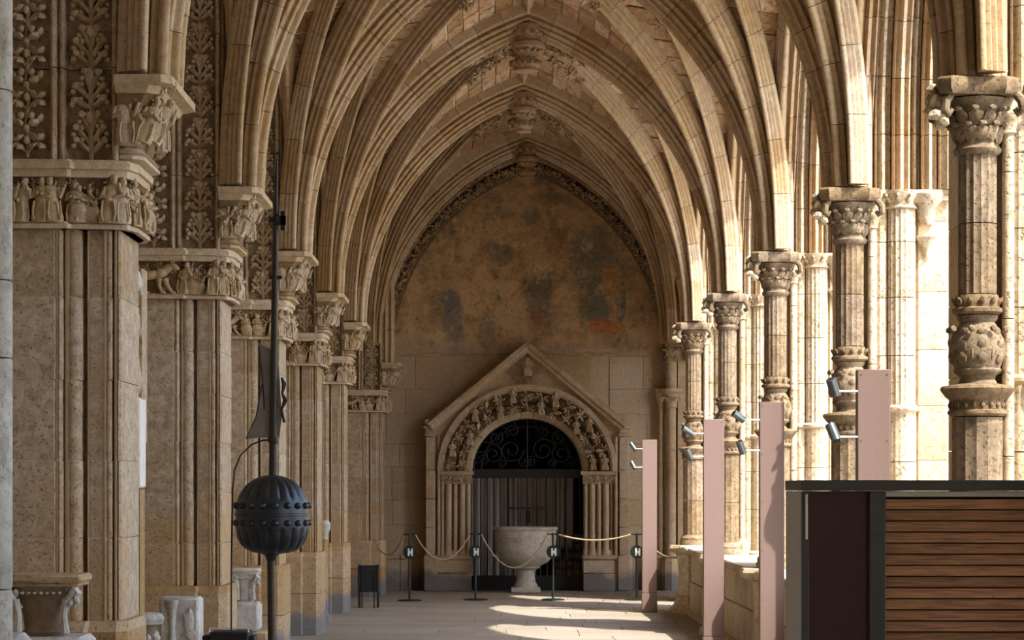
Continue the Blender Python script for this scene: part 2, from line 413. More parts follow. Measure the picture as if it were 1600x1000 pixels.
NCO = 21; TH1 = math.acos(CO/RW)
def LF(x, y_): return .36*max(0, 1-max(abs(x)/AW, abs(y_)/HB))   # the bay rises to its boss
def course_x(k, n=NCO): return RW*math.cos(TH1*k/n)-CO   # k=0 at springing .. n at crown
def vault_cells(parent):
    web = MB()
    for sx in (-1, 1):
        for sy in (-1, 1):
            cellA = empty('web_cell', (0, 0, 0), parent=parent); cellB = empty('web_cell', (0, 0, 0), parent=parent)
            for k in range(2, NCO):
                xa, xb = course_x(k), max(course_x(k+1), 0)
                # A: courses parallel to the gallery; y from diagonal to the cross arch
                ya, yb = HB*xa/AW, HB*xb/AW
                n = max(1, round((HB-(ya+yb)/2)/.52)); off = R.uniform(-.2, .2)
                cuts = [0]+[min(max((i+off*(1 if k % 2 else -1))/n, .02), .98) for i in range(1, n)]+[1]
                for i in range(n):
                    f0, f1 = cuts[i], cuts[i+1]
                    P = lambda x, f, y0: (sx*x, sy*(y0+(HB-y0)*f), T(x)+LF(x, y0+(HB-y0)*f))
                    c = [P(xa, f0, ya), P(xa, f1, ya), P(xb, f1, yb), P(xb, f0, yb)]
                    web_block(c).build('stone', M['web'], cellA, smooth=False, recalc=True)
                # B: courses square to the gallery
                y0, y1 = HB*xa/AW, HB*xb/AW; n = max(1, round((AW-(xa+xb)/2)/.52))
                cuts = [0]+[min(max((i+off*(1 if k % 2 else -1))/n, .02), .98) for i in range(1, n)]+[1]
                for i in range(n):
                    f0, f1 = cuts[i], cuts[i+1]
                    Q = lambda yy, f, x0, xz: (sx*(x0+(AW-x0)*f), sy*yy, T(xz)+LF(x0+(AW-x0)*f, yy))
                    c = [Q(y0, f0, xa, xa), Q(y0, f1, xa, xa), Q(y1, f1, xb, xb), Q(y1, f0, xb, xb)]
                    web_block(c).build('stone', M['web'], cellB, smooth=False, recalc=True)
    # mortar bed above, one continuous surface
    N = 24; vs = []; fs = []
    for j in range(N+1):
        for i in range(N+1):
            x = -AW+2*AW*i/N; yy = -HB+2*HB*j/N
            z = max(T(x), T(AW*abs(yy)/HB)); vs.append((x, yy, z+LF(x, yy)+.008))
    for j in range(N):
        for i in range(N): fs.append((j*(N+1)+i, j*(N+1)+i+1, (j+1)*(N+1)+i+1, (j+1)*(N+1)+i))
    web.add(vs, fs); web.build('mortar_bed', M['mortar'], parent)

def _roll(b, n, r, a0, a1, k=5):
    return [(b+r*math.cos(math.radians(a0+(a1-a0)*i/k)), n+r*math.sin(math.radians(a0+(a1-a0)*i/k))) for i in range(k+1)]
def rib_profile(w, d, kind=0):
    """closed section: (b, n) with n=0 at the web, negative towards the room"""
    if kind == 0:   # broad cross arch
        h = [(w, .15), (w, -.20*d), (w*.84, -.23*d), (w*.60, -.27*d), (w*.57, -.34*d)] + _roll(w*.66, -.41*d, .055*d, 70, -70, 4) + [(w*.47, -.49*d), (w*.44, -.55*d)] \
            + _roll(w*.50, -.61*d, .045*d, 60, -60, 4) + [(w*.30, -.68*d), (w*.27, -.74*d)] + _roll(w*.30, -.79*d, .035*d, 60, -60, 3) + [(w*.14, -.84*d)] + _roll(0, -.92*d, .09*d, 10, -85, 5)
    else:
        h = [(w, .04), (w, -.16*d), (w*.84, -.20*d), (w*.56, -.25*d), (w*.54, -.33*d)] + _roll(w*.64, -.41*d, .07*d, 60, -60, 4) + [(w*.38, -.52*d), (w*.35, -.58*d)] \
            + _roll(w*.42, -.64*d, .055*d, 60, -60, 3) + [(w*.20, -.72*d), (w*.17, -.78*d)] + _roll(0, -.87*d, .13*d, 30, -85, 5)
    return h + [(-b, n) for b, n in reversed(h)]
def polyline(fn, n=120):
    pts = [Vector(fn(i/n)) for i in range(n+1)]; L = [0]
    for i in range(n): L.append(L[-1]+(pts[i+1]-pts[i]).length)
    return pts, L
def at_len(pts, L, s):
    s = min(max(s, 0), L[-1])
    lo = 0
    import bisect
    i = min(max(bisect.bisect_right(L, s)-1, 0), len(L)-2)
    f = (s-L[i])/max(L[i+1]-L[i], 1e-9)
    return pts[i].lerp(pts[i+1], f), (pts[i+1]-pts[i]).normalized()
def voussoirs(parent, fn, B, prof, n, mat, name='voussoir', gap=.006, sub=4, inward=None, L0=0, L1=None, scale_fn=None):
    pts, L = polyline(fn); B = Vector(B).normalized(); Lt = (L1 or L[-1]); step = (Lt-L0)/n; objs = []
    for k in range(n):
        mb = MB(); rings = []; jit = R.uniform(-.0035, .0035)
        s0, s1 = L0+k*step+gap/2, L0+(k+1)*step-gap/2
        for j in range(sub+1):
            s = s0+(s1-s0)*j/sub
            p, t = at_len(pts, L, s)
            # smooth tangent
            pa, _ = at_len(pts, L, max(s-.05, 0)); pb, _ = at_len(pts, L, min(s+.05, L[-1])); t = (pb-pa).normalized()
            N_ = B.cross(t)
            if inward is not None and N_.dot(Vector(inward)-p) > 0: N_ = -N_
            elif inward is None and (N_.z < 0): N_ = -N_
            sc = 1+jit
            rings.append([tuple(p+B*(b*sc)+N_*(nn*sc)) for b, nn in (prof(s/Lt) if callable(prof) else prof)])
        mb.loft(rings); objs.append(mb.build(name, mat, parent, recalc=True))
    return objs

def boss_mesh(seed, big=1.0):
    """pendant boss: moulded drum with leaves and shells, hanging from z=0 downwards"""
    mb = MB(); r = random.Random(seed); b = big
    mb.lathe(0, 0, [(.20*b, .02), (.22*b, -.05), (.17*b, -.09), (.17*b, -.13), (.21*b, -.16), (.21*b, -.20), (.13*b, -.24), (.10*b, -.30), (.14*b, -.34), (.15*b, -.38), (.12*b, -.41), (.13*b, -.44), (.03*b, -.455)], 16)
    for k in range(10):
        a = 2*PI*k/10
        mb.blob((.20*b*math.cos(a), .20*b*math.sin(a), -.06), (.045*b, .03*b, .075*b), (math.cos(a), math.sin(a), -.8))
        mb.blob((.25*b*math.cos(a+.2), .25*b*math.sin(a+.2), -.10+r.uniform(-.02, .02)), (.026*b,)*3)
        mb.blob((.15*b*math.cos(a+.3), .15*b*math.sin(a+.3), -.25), (.035*b, .03*b, .055*b), (math.cos(a), math.sin(a), .6))
        mb.blob((.15*b*math.cos(a), .15*b*math.sin(a), -.36), (.028*b, .028*b, .035*b))
    return mb
BOSS = mesh_of(boss_mesh(1), 'boss', M['boss']); BOSS2 = mesh_of(boss_mesh(2, .72), 'boss', M['boss'])
def knot3d(seed=0, n=22, r0=.13):
    mb = MB(); r = random.Random(seed)
    for k in range(n):
        v = Vector((r.gauss(0, 1), r.gauss(0, 1), r.gauss(0, 1)-.6)).normalized(); q = r0*r.uniform(.55, 1)
        mb.blob(v*q, (.035, .024, .062), v+Vector((r.uniform(-.8, .8), r.uniform(-.8, .8), r.uniform(-.8, .8))))
        mb.blob(v*(q+.03), (.022,)*3)
    mb.blob((0, 0, 0), (r0*.7,)*3)
    return mb
KNOT = [mesh_of(knot3d(k), 'leaf_boss', M['carve']) for k in range(3)]

def make_vault():
    root = empty('rib_vault', (XC, 11.5, 0))
    vault_cells(root)
    P2 = rib_profile(.095, .24, 1); P3 = rib_profile(.08, .17, 1)
    for sx in (-1, 1):
        for sy in (-1, 1):
            rb = empty('diagonal_rib', (0, 0, 0), parent=root)
            f = lambda s: (sx*(AW*(1-s)-.10*(1-s)**5), sy*(HB*(1-s)-.20*(1-s)**5), T(AW*(1-s))+.36*s)
            voussoirs(rb, f, (sy*HB, -sx*AW, 0), P2, 11, M['rib'])
            rb = empty('tierceron_rib', (0, 0, 0), parent=root)
            f = lambda s: (sx*(.98+(AW-.98)*(1-s)-.08*(1-s)**5), sy*(HB*(1-s)-.36*(1-s)**5), T(AW*(1-s))+LF(.98+(AW-.98)*(1-s), HB*(1-s)))
            voussoirs(rb, f, (HB, -sx*sy*(AW-.98), 0), P3, 9, M['rib'])
            # leaf crockets under the diagonal, near the centre
            for q in range(6):
                s = .71+.045*q
                p = Vector((sx*AW*(1-s), sy*HB*(1-s), T(AW*(1-s))+.36*s-.28))
                inst(KNOT[q % 3], 'leaf_boss', p, (0, 0, q*1.1), root, .52+.14*(q % 2))
        rb = empty('lierne_rib', (0, 0, 0), parent=root)
        voussoirs(rb, lambda s: (sx*(AW-(AW-.1)*s), 0, ZK+LF(AW-(AW-.1)*s, 0)), (0, 1, 0), P3, 5, M['rib'])
        inst(KNOT[0 if sx > 0 else 1], 'leaf_boss', (sx*.98, 0, ZK+LF(.98, 0)-.26), (0, 0, sx), root, 1.15)
        rb = empty('wall_rib', (0, 0, 0), parent=root)
        for sy in (-1, 1):
            voussoirs(rb, lambda s: (sx*(AW-.10), sy*HB*(1-s), T(AW*(1-s))), (1, 0, 0), rib_profile(.08, .2, 1), 8, M['rib'])
    for sy in (-1, 1):
        rb = empty('ridge_rib', (0, 0, 0), parent=root)
        voussoirs(rb, lambda s: (0, sy*(.2+(HB-.3)*s), ZK+LF(0, .2+(HB-.3)*s)), (1, 0, 0), P3, 4, M['rib'])
        inst(KNOT[2], 'leaf_boss', (0, sy*1.25, ZK+.15-.20), (0, 0, 0), root, .8)
    inst(BOSS, 'boss', (0, 0, ZK+.20), (0, 0, 0), root, 1.3)
    return root
v0 = make_vault()
cm = child_map()
VL = ['star-ribbed vault bay nearest the viewer, above the first carved pier', 'star-ribbed vault bay between the first and second piers from the viewer',
      'star-ribbed vault bay between the second and third piers from the viewer', 'star-ribbed vault bay between the third and fourth piers, its boss at the top edge',
      'star-ribbed vault bay between the fourth and fifth piers, with leafy bosses', 'star-ribbed vault bay right before the painted end wall']
tag(v0, VL[0], 'vault', 'rib vault bays')
for i in range(1, 6):
    o = dup_tree(v0, (XC, 11.5+5*i, 0), None, cm); tag(o, VL[i], 'vault', 'rib vault bays')
# cross arches
def make_cross():
    root = empty('transverse_arch', (XC, 9.0, 0))
    for sx in (-1, 1):
        voussoirs(root, lambda s: (sx*(RW*math.cos(TH1*s)-CO), 0, ZS+RW*math.sin(TH1*s)), (0, 1, 0), lambda u: [(b, -.02+.17*min(1, max(0, (u-.12)/.55)) if nn > .1 else nn) for b, nn in rib_profile(.22, .30, 0)], 13, M['rib'])
    inst(BOSS2, 'keystone', (0, 0, 7.42), (0, 0, 0), root, 1.2)
    return root
t0_ = make_cross(); cm = child_map()
TL = ['moulded stone cross arch nearest the viewer, springing outside the picture', 'moulded cross arch springing from the nearest fluted column and the nearest carved pier',
      'moulded cross arch springing from the second pier on each side', 'moulded cross arch springing from the third pier on each side',
      'moulded cross arch springing from the fourth pier on each side', 'moulded cross arch springing from the fifth pier on each side',
      'moulded cross arch just in front of the painted end wall']
tag(t0_, TL[0], 'arch', 'cross arches')
for i in range(1, 7):
    o = dup_tree(t0_, (XC, 9.0+5*i, 0), None, cm); tag(o, TL[i], 'arch', 'cross arches')
    if i == 6: o.location = (.48, 39.0, 0); o.scale = (1.04, 1, 1)
# last half bay against the end wall
hv = empty('half_vault', (.50, 39.0, 0), 'plain half vault of coursed stones touching the painted end wall', 'vault')
for sx in (-1, 1):
    for k in range(1, NCO):
        xa, xb = course_x(k)*1.05, max(course_x(k+1), 0)*1.05
        for i in range(5):
            off = .25 if k % 2 else 0
            a, b = max(0, i*.5-off), min(2.5, (i+1)*.5-off) if i < 4 else 2.5
            if b-a < .05: continue
            web_block([(sx*xa, a, T(xa/1.05)), (sx*xa, b, T(xa/1.05)), (sx*xb, b, T(xb/1.05)), (sx*xb, a, T(xb/1.05))]).build('stone', M['web'], hv, smooth=False, recalc=True)
mb = MB(); N = 30
mb.loft([[(x*1.05, yy, T(x)+.04) for x in [-AW+2*AW*i/N for i in range(N+1)]] for yy in (0, 2.5)], cap=False, closed=False)
mb.build('mortar_bed', M['mortar'], hv)
# vault shell behind the viewer
mb = MB(); mb.loft([[(XC+x, yy, T(x)) for x in [-AW+2*AW*i/N for i in range(N+1)]] for yy in (-12, 9)], cap=False, closed=False)
tag(mb.build('barrel_vault', M['mortar']), 'plain vault over the gallery behind the viewer', 'vault')

# ------------------------------------------------------------------ LEFT PIERS
LO = (-2.6, 0, 0)
def mirror_y(h): return h + [(x, -y) for x, y in reversed(h)]
left_half = ([(-3.3, -.42), (-2.555, -.42), (-2.545, -.405)] + [(-2.525, -.42), (-2.512, -.41), (-2.508, -.33)]
    + arc(-2.452, -.345, .045, 200, 340, 8) + [(-2.40, -.27), (-2.362, -.27), (-2.362, -.34), (-2.268, -.34)]
    + arc(-2.252, -.335, .018, 200, 370, 6) + [(-2.228, -.24), (-2.214, -.24), (-2.208, -.33), (-2.195, -.345), (-2.182, -.33)])
left_poly = mirror_y([(x, y) for x, y in left_half])
left_base = mirror_y([(-3.3, -.50), (-2.50, -.50), (-2.50, -.46), (-2.38, -.46), (-2.36, -.42), (-2.20, -.42), (-2.14, -.36), (-2.14, -.30)])
def shrink(poly, k, c):
    return [((x-c[0])*k+c[0], (y-c[1])*k+c[1]) for x, y in poly]
def make_left_pier(extras=True, variant=0):
    root = empty('wall_pier', (-2.6, 9.0, 0)); o_ = LO
    rr = random.Random(20+variant)
    # base
    for z0, z1 in ((0, .5), (.506, .94)):
        MB().prism(left_base, z0, z1).build('plinth', M['pier'], root, o_)
    mb = MB(); mb.loft([[(x, y, .94) for x, y in left_base], [(x*.985-2.2*.015, y*.90, 1.0) for x, y in left_base]]); mb.build('base_moulding', M['pier'], root, o_)
    z = 1.0; zs = [1.0]
    while z < 3.2: z += rr.uniform(.36, .5); zs.append(z)
    zs = [1.0+(a-1.0)*(3.26-1.0)/(zs[-1]-1.0) for a in zs]
    for a, b in zip(zs, zs[1:]):
        dx, dy = rr.uniform(-.002, .002), rr.uniform(-.002, .002)
        pp = [(x+dx, y+dy) for x, y in left_poly]
        ins = [(x-.002, y*.994) for x, y in pp]
        MB().loft([[(x, y, a+.002) for x, y in ins], [(x, y, a+.010) for x, y in pp], [(x, y, b-.010) for x, y in pp], [(x, y, b-.002) for x, y in ins]]).build('stone', M['pier'], root, o_)
    MB().prism(shrink(left_poly, .985, (-3.3, 0)), .9, 3.3).build('joint_mortar', M['mortar'], root, o_)
    # frieze capital  Z 3.26-3.62
    cap_poly = mirror_y([(-3.3, -.45), (-2.5, -.45), (-2.48, -.42), (-2.26, -.40), (-2.17, -.36), (-2.13, -.22)])
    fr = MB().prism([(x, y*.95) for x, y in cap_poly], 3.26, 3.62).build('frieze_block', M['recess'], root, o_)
    mb = MB()
    def slab(z0, z1, g, h=None): mb.prism([(x+(g if x > -3.2 else 0), y*(1+g*2.2)) for x, y in cap_poly], z0, z1)
    slab(3.26, 3.285, .03); slab(3.285, 3.30, .012)
    mb.build('astragal', M['carve'], root, o_)
    mb = MB(); slab(3.555, 3.60, .03); slab(3.60, 3.64, .05); slab(3.64, 3.655, .035)
    mb.build('cornice', M['carve'], root, o_)
    def orn(key, x, y, z, rz=0, sc=1, name=None, par=root):
        return inst(ORN[key], name or ORN[key].name.split('.')[0], (x-o_[0], y, z), (0, 0, rz), par, sc)
    if variant == 0:
        for key, x, s in (('fig0', -2.80, 1), ('fig1', -2.74, .95), ('fig3', -2.62, 1.05), ('fig0', -2.555, .98), ('fig3', -2.44, .95), ('fig2', -2.33, .9)):
            orn(key, x, -.43 if x < -2.5 else -.39, 3.295, rr.uniform(-.3, .3), s)
        orn('lump0', -2.88, -.44, 3.42, 0, .8)
    elif variant == 1:
        orn('lump0', -2.86, -.44, 3.46, 0, .9); orn('beast', -2.72, -.43, 3.295, 0, 1.08); orn('fig1', -2.47, -.40, 3.295, -.2, .95)
        orn('fig2', -2.36, -.38, 3.295, .2, .95); orn('lump1', -2.42, -.40, 3.50, 0, .7)
    else:
        orn('beast', -2.72, -.43, 3.295, 0, .9); orn('fig2', -2.50, -.42, 3.295, 0, 1.0); orn('fig2', -2.38, -.38, 3.295, .2, 1.0); orn('lump0', -2.60, -.43, 3.50, 0, .8)
    # end group at the corner, turned towards the aisle
    orn('fig1', -2.25, -.40, 3.29, .2, 1.05); orn('fig3', -2.185, -.38, 3.29, .5, 1.08); orn('lump2', -2.31, -.40, 3.43, .1, .8)
    orn('lump1', -2.16, -.32, 3.42, .8, 1.0); orn('fig0', -2.14, -.24, 3.29, 1.3, 1.05); orn('fig2', -2.12, -.06, 3.29, 1.57, 1.1); orn('fig3', -2.12, .12, 3.29, 1.57, 1)
    for q in range(7): orn('lump%d' % (q % 2), -2.86+.10*q, -.425 if q < 4 else -.39, 3.515-.02*(q % 2), q*.3-.9, .55)
    orn('fig2', -2.40, -.39, 3.295, .2, 1.0); orn('lump0', -2.62, -.43, 3.36, 0, .6)
    # upper body with moulded jambs and recessed leaf bands
    up_half = ([(-3.3, -.42), (-2.86, -.42), (-2.86, -.36), (-2.575, -.36), (-2.575, -.42), (-2.56, -.435)] + [(-2.545, -.42), (-2.54, -.38), (-2.53, -.38)]
               + arc(-2.515, -.39, .014, 180, 360, 5) + [(-2.495, -.36), (-2.49, -.32), (-2.235, -.32), (-2.225, -.40)] + arc(-2.208, -.40, .017, 180, 360, 5) + [(-2.188, -.34), (-2.17, -.30)])
    up = mirror_y(up_half); z = 3.655; k = 0
    while z < 7.2:
        h = rr.uniform(.46, .58)
        MB().prism(up, z+.003, min(z+h, 7.3)-.003).build('upper_stone', M['pier'], root, o_); z += h
    for zz in range(10):
        z = 3.70+.25*zz
        orn('vine%d' % (zz % 2), -2.715, -.36, z, 0, (1.0, 1.2, 1.05)); orn('palm%d' % (zz % 2), -2.352, -.32, z, 0, (1.0, 1.3, 1.05))
    # console for the vault ribs  Z 3.70 - 4.13
    def cpoly(x1, w, z): return [(-2.185, -w, z), (x1-.06, -w, z), (x1, -w+.07, z), (x1, w-.07, z), (x1-.06, w, z), (-2.185, w, z)]
    mb = MB(); mb.loft([cpoly(-2.10, .36, 3.72), cpoly(-2.08, .38, 3.80), cpoly(-1.99, .46, 3.98), cpoly(-1.96, .49, 4.04)])
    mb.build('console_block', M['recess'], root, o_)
    mb = MB(); mb.loft([cpoly(-1.95, .52, 4.03), cpoly(-1.93, .55, 4.07), cpoly(-1.86, .57, 4.08), cpoly(-1.86, .57, 4.125), cpoly(-1.88, .55, 4.13)])
    mb.build('console_abacus', M['carve'], root, o_)
    mb = MB(); mb.loft([cpoly(-2.09, .34, 3.655), cpoly(-2.05, .38, 3.67), cpoly(-2.05, .38, 3.69), cpoly(-2.08, .36, 3.70), cpoly(-2.05, .38, 3.71), cpoly(-2.07, .36, 3.735)])
    mb.build('console_ring', M['carve'], root, o_)
    orn('fig0', -2.135, -.40, 3.74, .1, 1.1)
    if variant == 1: orn('lump2', -2.12, -.42, 3.9, 0, 1.1)
    else: orn('fig1', -2.09, -.41, 3.74, -.2, .8)
    a = orn('fig3', -2.065, -.40, 3.76, .3, 1.1); a.rotation_euler = (0, .35, .3)
    a = orn('fig1', -2.03, -.34, 3.77, .5, 1.1); a.rotation_euler = (0, .4, .7)
    orn('lump0', -1.99, -.38, 3.99, .5, .8); orn('lump2', -2.10, -.41, 3.99, 0, .7); orn('lump1', -2.05, -.40, 3.80, .3, .8); orn('fig0', -2.03, .0, 3.76, 1.57, 1.1)
    orn('lump1', -2.13, -.41, 3.79, 0, .7)
    orn('lump2', -1.93, -.40, 4.08, .6, .75, 'broken_volute')
    # upright moulding on the console
    vm = [(-2.19, -.36), (-2.165, -.38), (-2.16, -.34), (-2.145, -.33)] + arc(-2.125, -.36, .017, 180, 360, 5) + [(-2.10, -.32), (-2.055, -.31), (-2.05, -.34)] + arc(-2.033, -.34, .017, 180, 360, 5) + [(-2.01, -.28), (-2.0, -.24)]
    z = 4.13
    while z < 6.6:
        h = rr.uniform(.5, .62); MB().prism(mirror_y(vm), z+.003, z+h-.003).build('wall_shaft', M['rib'], root, o_); z += h
    return root
lp = [make_left_pier(variant=v) for v in (0, 1, 2)]
lp[0].location = (-2.6, 14.05, 0); lp[1].location = (-2.6, 19.05, 0); lp[2].location = (-2.6, 24.05, 0)
tag(lp[0], 'nearest carved stone wall pier at the left edge, with standing figures in its frieze', 'pier', 'carved wall piers')
tag(lp[1], 'second carved wall pier on the left, orange-stained shaft, beast in its frieze', 'pier', 'carved wall piers')
tag(lp[2], 'third carved wall pier on the left, seen behind the iron weather vane', 'pier', 'carved wall piers')
cm = child_map()
for src, yy, lab in ((1, 29.05, 'fourth wall pier on the left, directly right of the weather vane globe'),
                     (2, 34.05, 'fifth wall pier on the left, last one before the dim corner')):
    o = dup_tree(lp[src], (-2.6, yy, 0), None, cm); tag(o, lab, 'pier', 'carved wall piers')
o = dup_tree(lp[2], (-2.32, 39.3, 0), None, cm); tag(o, 'shaded corner pier at the left end of the painted end wall', 'pier', 'carved wall piers'); o.scale = (1, 1, .93)
ps = empty('engaged_shaft', (-2.09, 9.75, 0), 'pale grey stone shaft cut off by the left edge of the picture', 'column')
for i_, (a, b) in enumerate(((0, .5), (.5, 1.35), (1.35, 2.3), (2.3, 2.62), (2.62, 3.4), (3.4, 4.2), (4.2, 5.0))): MB().lathe(0, 0, [(.085, a+.003), (.09, a+.01), (.09, b-.01), (.085, b-.003)], 24).build('drum', M['grey'], ps)
# closing wall over the left bays (blind wall arches)
def arch_profile(hs, zs, za, n=14):
    """pointed opening outline from left springing to right springing, y centred on 0"""
    h = za-zs; r = (hs*hs+h*h)/(2*hs); out = []
    a1 = math.asin(min(1, h/r)) if r >= hs else PI-math.asin(h/r)
    for i in range(n+1):
        a = a1*i/n; out.append((-(hs-r+r*math.cos(a)), zs+r*math.sin(a)))
    return out + [(-y_, z_) for y_, z_ in reversed(out[:-1])]
def arch_slab(mb, x0, x1, hs, z0, zs, za, ztop=8.2, yh=2.5):
    p = [(-hs, z0)] + arch_profile(hs, zs, za) + [(hs, z0)]
    n = len(p)
    outer = []
    for i, (yy, zz) in enumerate(p):
        if i == 0: outer.append((-yh, z0))
        elif i == n-1: outer.append((yh, z0))
        else: outer.append((yy/hs*yh, ztop))
    outer[1] = (-yh, ztop); outer[-2] = (yh, ztop)
    vs = [(x0, a, b) for a, b in p] + [(x0, a, b) for a, b in outer] + [(x1, a, b) for a, b in p] + [(x1, a, b) for a, b in outer]
    fs = []
    for i in range(n-1):
        fs += [(i, i+1, n+i+1, n+i), (2*n+i, 3*n+i, 3*n+i+1, 2*n+i+1), (i, 2*n+i, 2*n+i+1, i+1), (n+i, n+i+1, 3*n+i+1, 3*n+i)]
    fs += [(0, n, 3*n, 2*n), (n-1, 3*n-1, 4*n-1, 2*n-1)]
    mb.add(vs, fs)
mb = MB(); arch_slab(mb, -3.35, -2.3, 2.15, 6.2, 6.3, 7.9); ref = mb.build('wall_arch', M['pier'], wl_, smooth=True, recalc=True); ref.location = (0, 11.5, 0)
for i in range(1, 6): inst(ref, 'wall_arch', (0, 11.5+5*i, 0), parent=wl_)
MB().box(-3.35, -2.2, -12, 9.0, 4.0, 8.2).build('plain_upper_wall', M['pier'], wl_, smooth=False)
MB().box(-3.35, -2.3, 39.0, 41.6, 4.2, 8.2).build('corner_wall', M['pier'], wl_, smooth=False)

# ------------------------------------------------------------------ RIGHT ARCADE PIERS
RO = (2.79, 0, 0)
def make_arcade_pier():
    root = empty('arcade_pier', (2.79, 9.0, 0)); o_ = RO; rr = random.Random(5)
    def sub(nm): return empty(nm, (0, 0, 0), parent=root)
    cx, cy = 2.79, -.42
    # pedestal
    pd = sub('pedestal')
    MB().lathe(cx, cy, [(.36, 0), (.36, .07), (.30, .12), (.27, .20), (.25, .24)], 8, a0=PI/8).build('pedestal_foot', M['right'], pd, o_)
    MB().lathe(cx, cy, [(.235, .246), (.225, .5), (.24, .80), (.26, .84)], 8, a0=PI/8).build('pedestal_shaft', M['right'], pd, o_)
    MB().lathe(cx, cy, [(.29, .846), (.36, .88), (.38, .93), (.36, .97)], 8, a0=PI/8).build('pedestal_ledge', M['right'], pd, o_)
    MB().lathe(3.16, -.30, [(.34, 0), (.34, .07), (.27, .14), (.23, .22), (.22, .80), (.30, .86), (.34, .93), (.33, .97)], 8, a0=PI/8).build('pedestal_shaft', M['right'], pd, o_)
    # front column
    col = sub('front_column')
    MB().lathe(cx, cy, [(.20, .97), (.20, 1.02), (.185, 1.04), (.19, 1.07), (.165, 1.10), (.15, 1.12)], 24).build('column_base', M['patina'], col, o_)
    for a, b in ((1.12, 1.60), (1.606, 2.18)):
        MB().lathe(cx, cy, [(.148, a), (.148, b)], flute=(14, .05, 0, 9)).build('drum', M['patina'], col, o_)
    mb = MB(); mb.lathe(cx, cy, [(.155, 2.186), (.172, 2.20), (.172, 2.215), (.155, 2.225), (.155, 2.275), (.18, 2.295), (.205, 2.325), (.215, 2.345), (.205, 2.36), (.12, 2.375)], 28)
    for k in range(20):
        a = 2*PI*k/20; mb.blob((cx+.158*math.cos(a), cy+.158*math.sin(a), 2.25), (.014, .014, .02))
    mb.build('moulded_collar', M['patina'], col, o_)
    mb = MB(); mb.lathe(cx, cy, [(.115, 2.376), (.10, 2.40), (.105, 2.42), (.135, 2.44), (.14, 2.455), (.13, 2.465), (.135, 2.48), (.155, 2.53), (.162, 2.58), (.150, 2.64), (.125, 2.69), (.10, 2.73), (.115, 2.75), (.12, 2.77)], 28)
    for k in range(8):
        a = 2*PI*k/8
        for (r_, z_, q) in ((.155, 2.52, .04), (.158, 2.60, .038), (.135, 2.67, .03)):
            mb.blob((cx+r_*math.cos(a), cy+r_*math.sin(a), z_), (.034, .014, q), (math.cos(a)*.3, math.sin(a)*.3, 1))
        mb.blob((cx+.165*math.cos(a+.39), cy+.165*math.sin(a+.39), 2.69), (.022,)*3)
        mb.blob((cx+.150*math.cos(a+.39), cy+.150*math.sin(a+.39), 2.56), (.014, .014, .05))
    mb.build('leaf_vase', M['patina'], col, o_)
    mb = MB(); mb.lathe(cx, cy, [(.125, 2.775), (.145, 2.79), (.145, 2.81), (.125, 2.82), (.13, 2.86), (.118, 2.89)], 24)
    for k in range(12):
        a = 2*PI*k/12; mb.blob((cx+.135*math.cos(a), cy+.135*math.sin(a), 2.85), (.018, .014, .03), (math.cos(a)*.6, math.sin(a)*.6, 1))
    mb.build('leaf_collar', M['patina'], col, o_)
    for a, b in ((2.895, 3.30), (3.306, 3.70)):
        MB().lathe(cx, cy, [(.112, a), (.112, b)], flute=(16, .06, 0, 9)).build('drum', M['patina'], col, o_)
    cp = empty('capital', (0, 0, 0), parent=root)
    mb = MB(); mb.lathe(cx, cy, [(.118, 3.70), (.135, 3.715), (.14, 3.735), (.125, 3.75), (.12, 3.77), (.125, 3.85), (.15, 3.95), (.19, 4.02), (.16, 4.03)], 28)
    for k in range(12):
        a = 2*PI*k/12; c, s = math.cos(a), math.sin(a)
        mb.blob((cx+.135*c, cy+.135*s, 3.82), (.048, .016, .066), (c*.25, s*.25, 1), True, .5, k); mb.blob((cx+.16*c, cy+.16*s, 3.872), (.026, .02, .018))
        a += .26; c, s = math.cos(a), math.sin(a)
        mb.blob((cx+.155*c, cy+.155*s, 3.90), (.046, .015, .066), (c*.45, s*.45, 1), True, .5, k); mb.blob((cx+.195*c, cy+.195*s, 3.955), (.026, .022, .018))
    mb.build('leaf_bell', M['patina'], cp, o_)
    for ax in (-1, 1):
        for ay in (-1, 1):
            mb = MB()
            vx, vy = cx+ax*.19, cy+ay*.17
            mb.tube([(vx, vy, 4.03), (vx+ax*.03, vy+ay*.02, 3.99), (vx+ax*.035, vy+ay*.02, 3.94), (vx+ax*.01, vy, 3.92), (vx-ax*.01, vy, 3.95)], [.026, .03, .028, .022, .016], 8); mb.build('volute', M['patina'], cp, o_)
    mb = MB()
    for q in range(16):
        mb.blob((cx-.23+rr.uniform(-.05, .03), cy-.10+rr.uniform(-.09, .1), 3.98+rr.uniform(-.10, .1)), (.04, .035, .05), (rr.uniform(-1, 1), rr.uniform(-1, 1), rr.uniform(-1, 1)), wob=.4, seed=q)
    mb.build('broken_volute', M['right'], cp, o_)
    ab = [(cx-.27, cy-.20), (cx-.20, cy-.25), (cx, cy-.20), (cx+.12, cy-.24), (cx+.22, cy-.16), (cx+.22, cy+.35), (cx-.24, cy+.35), (cx-.22, cy)]
    mb = MB(); mb.loft([[(x*1.0, y, 4.03) for x, y in shrink(ab, .93, (cx, cy))], [(x, y, 4.06) for x, y in ab], [(x, y, 4.115) for x, y in ab], [(x, y, 4.13) for x, y in shrink(ab, .95, (cx, cy))]])
    mb.build('abacus', M['patina'], cp, o_)
    # slender colonnette beside it
    cs = sub('colonnette')
    for a, b in ((1.16, 1.95), (1.956, 2.75), (2.756, 3.60), (3.606, 3.82)): MB().lathe(2.965, -.44, [(.036, a), (.036, b)], 12).build('drum', M['right'], cs, o_)
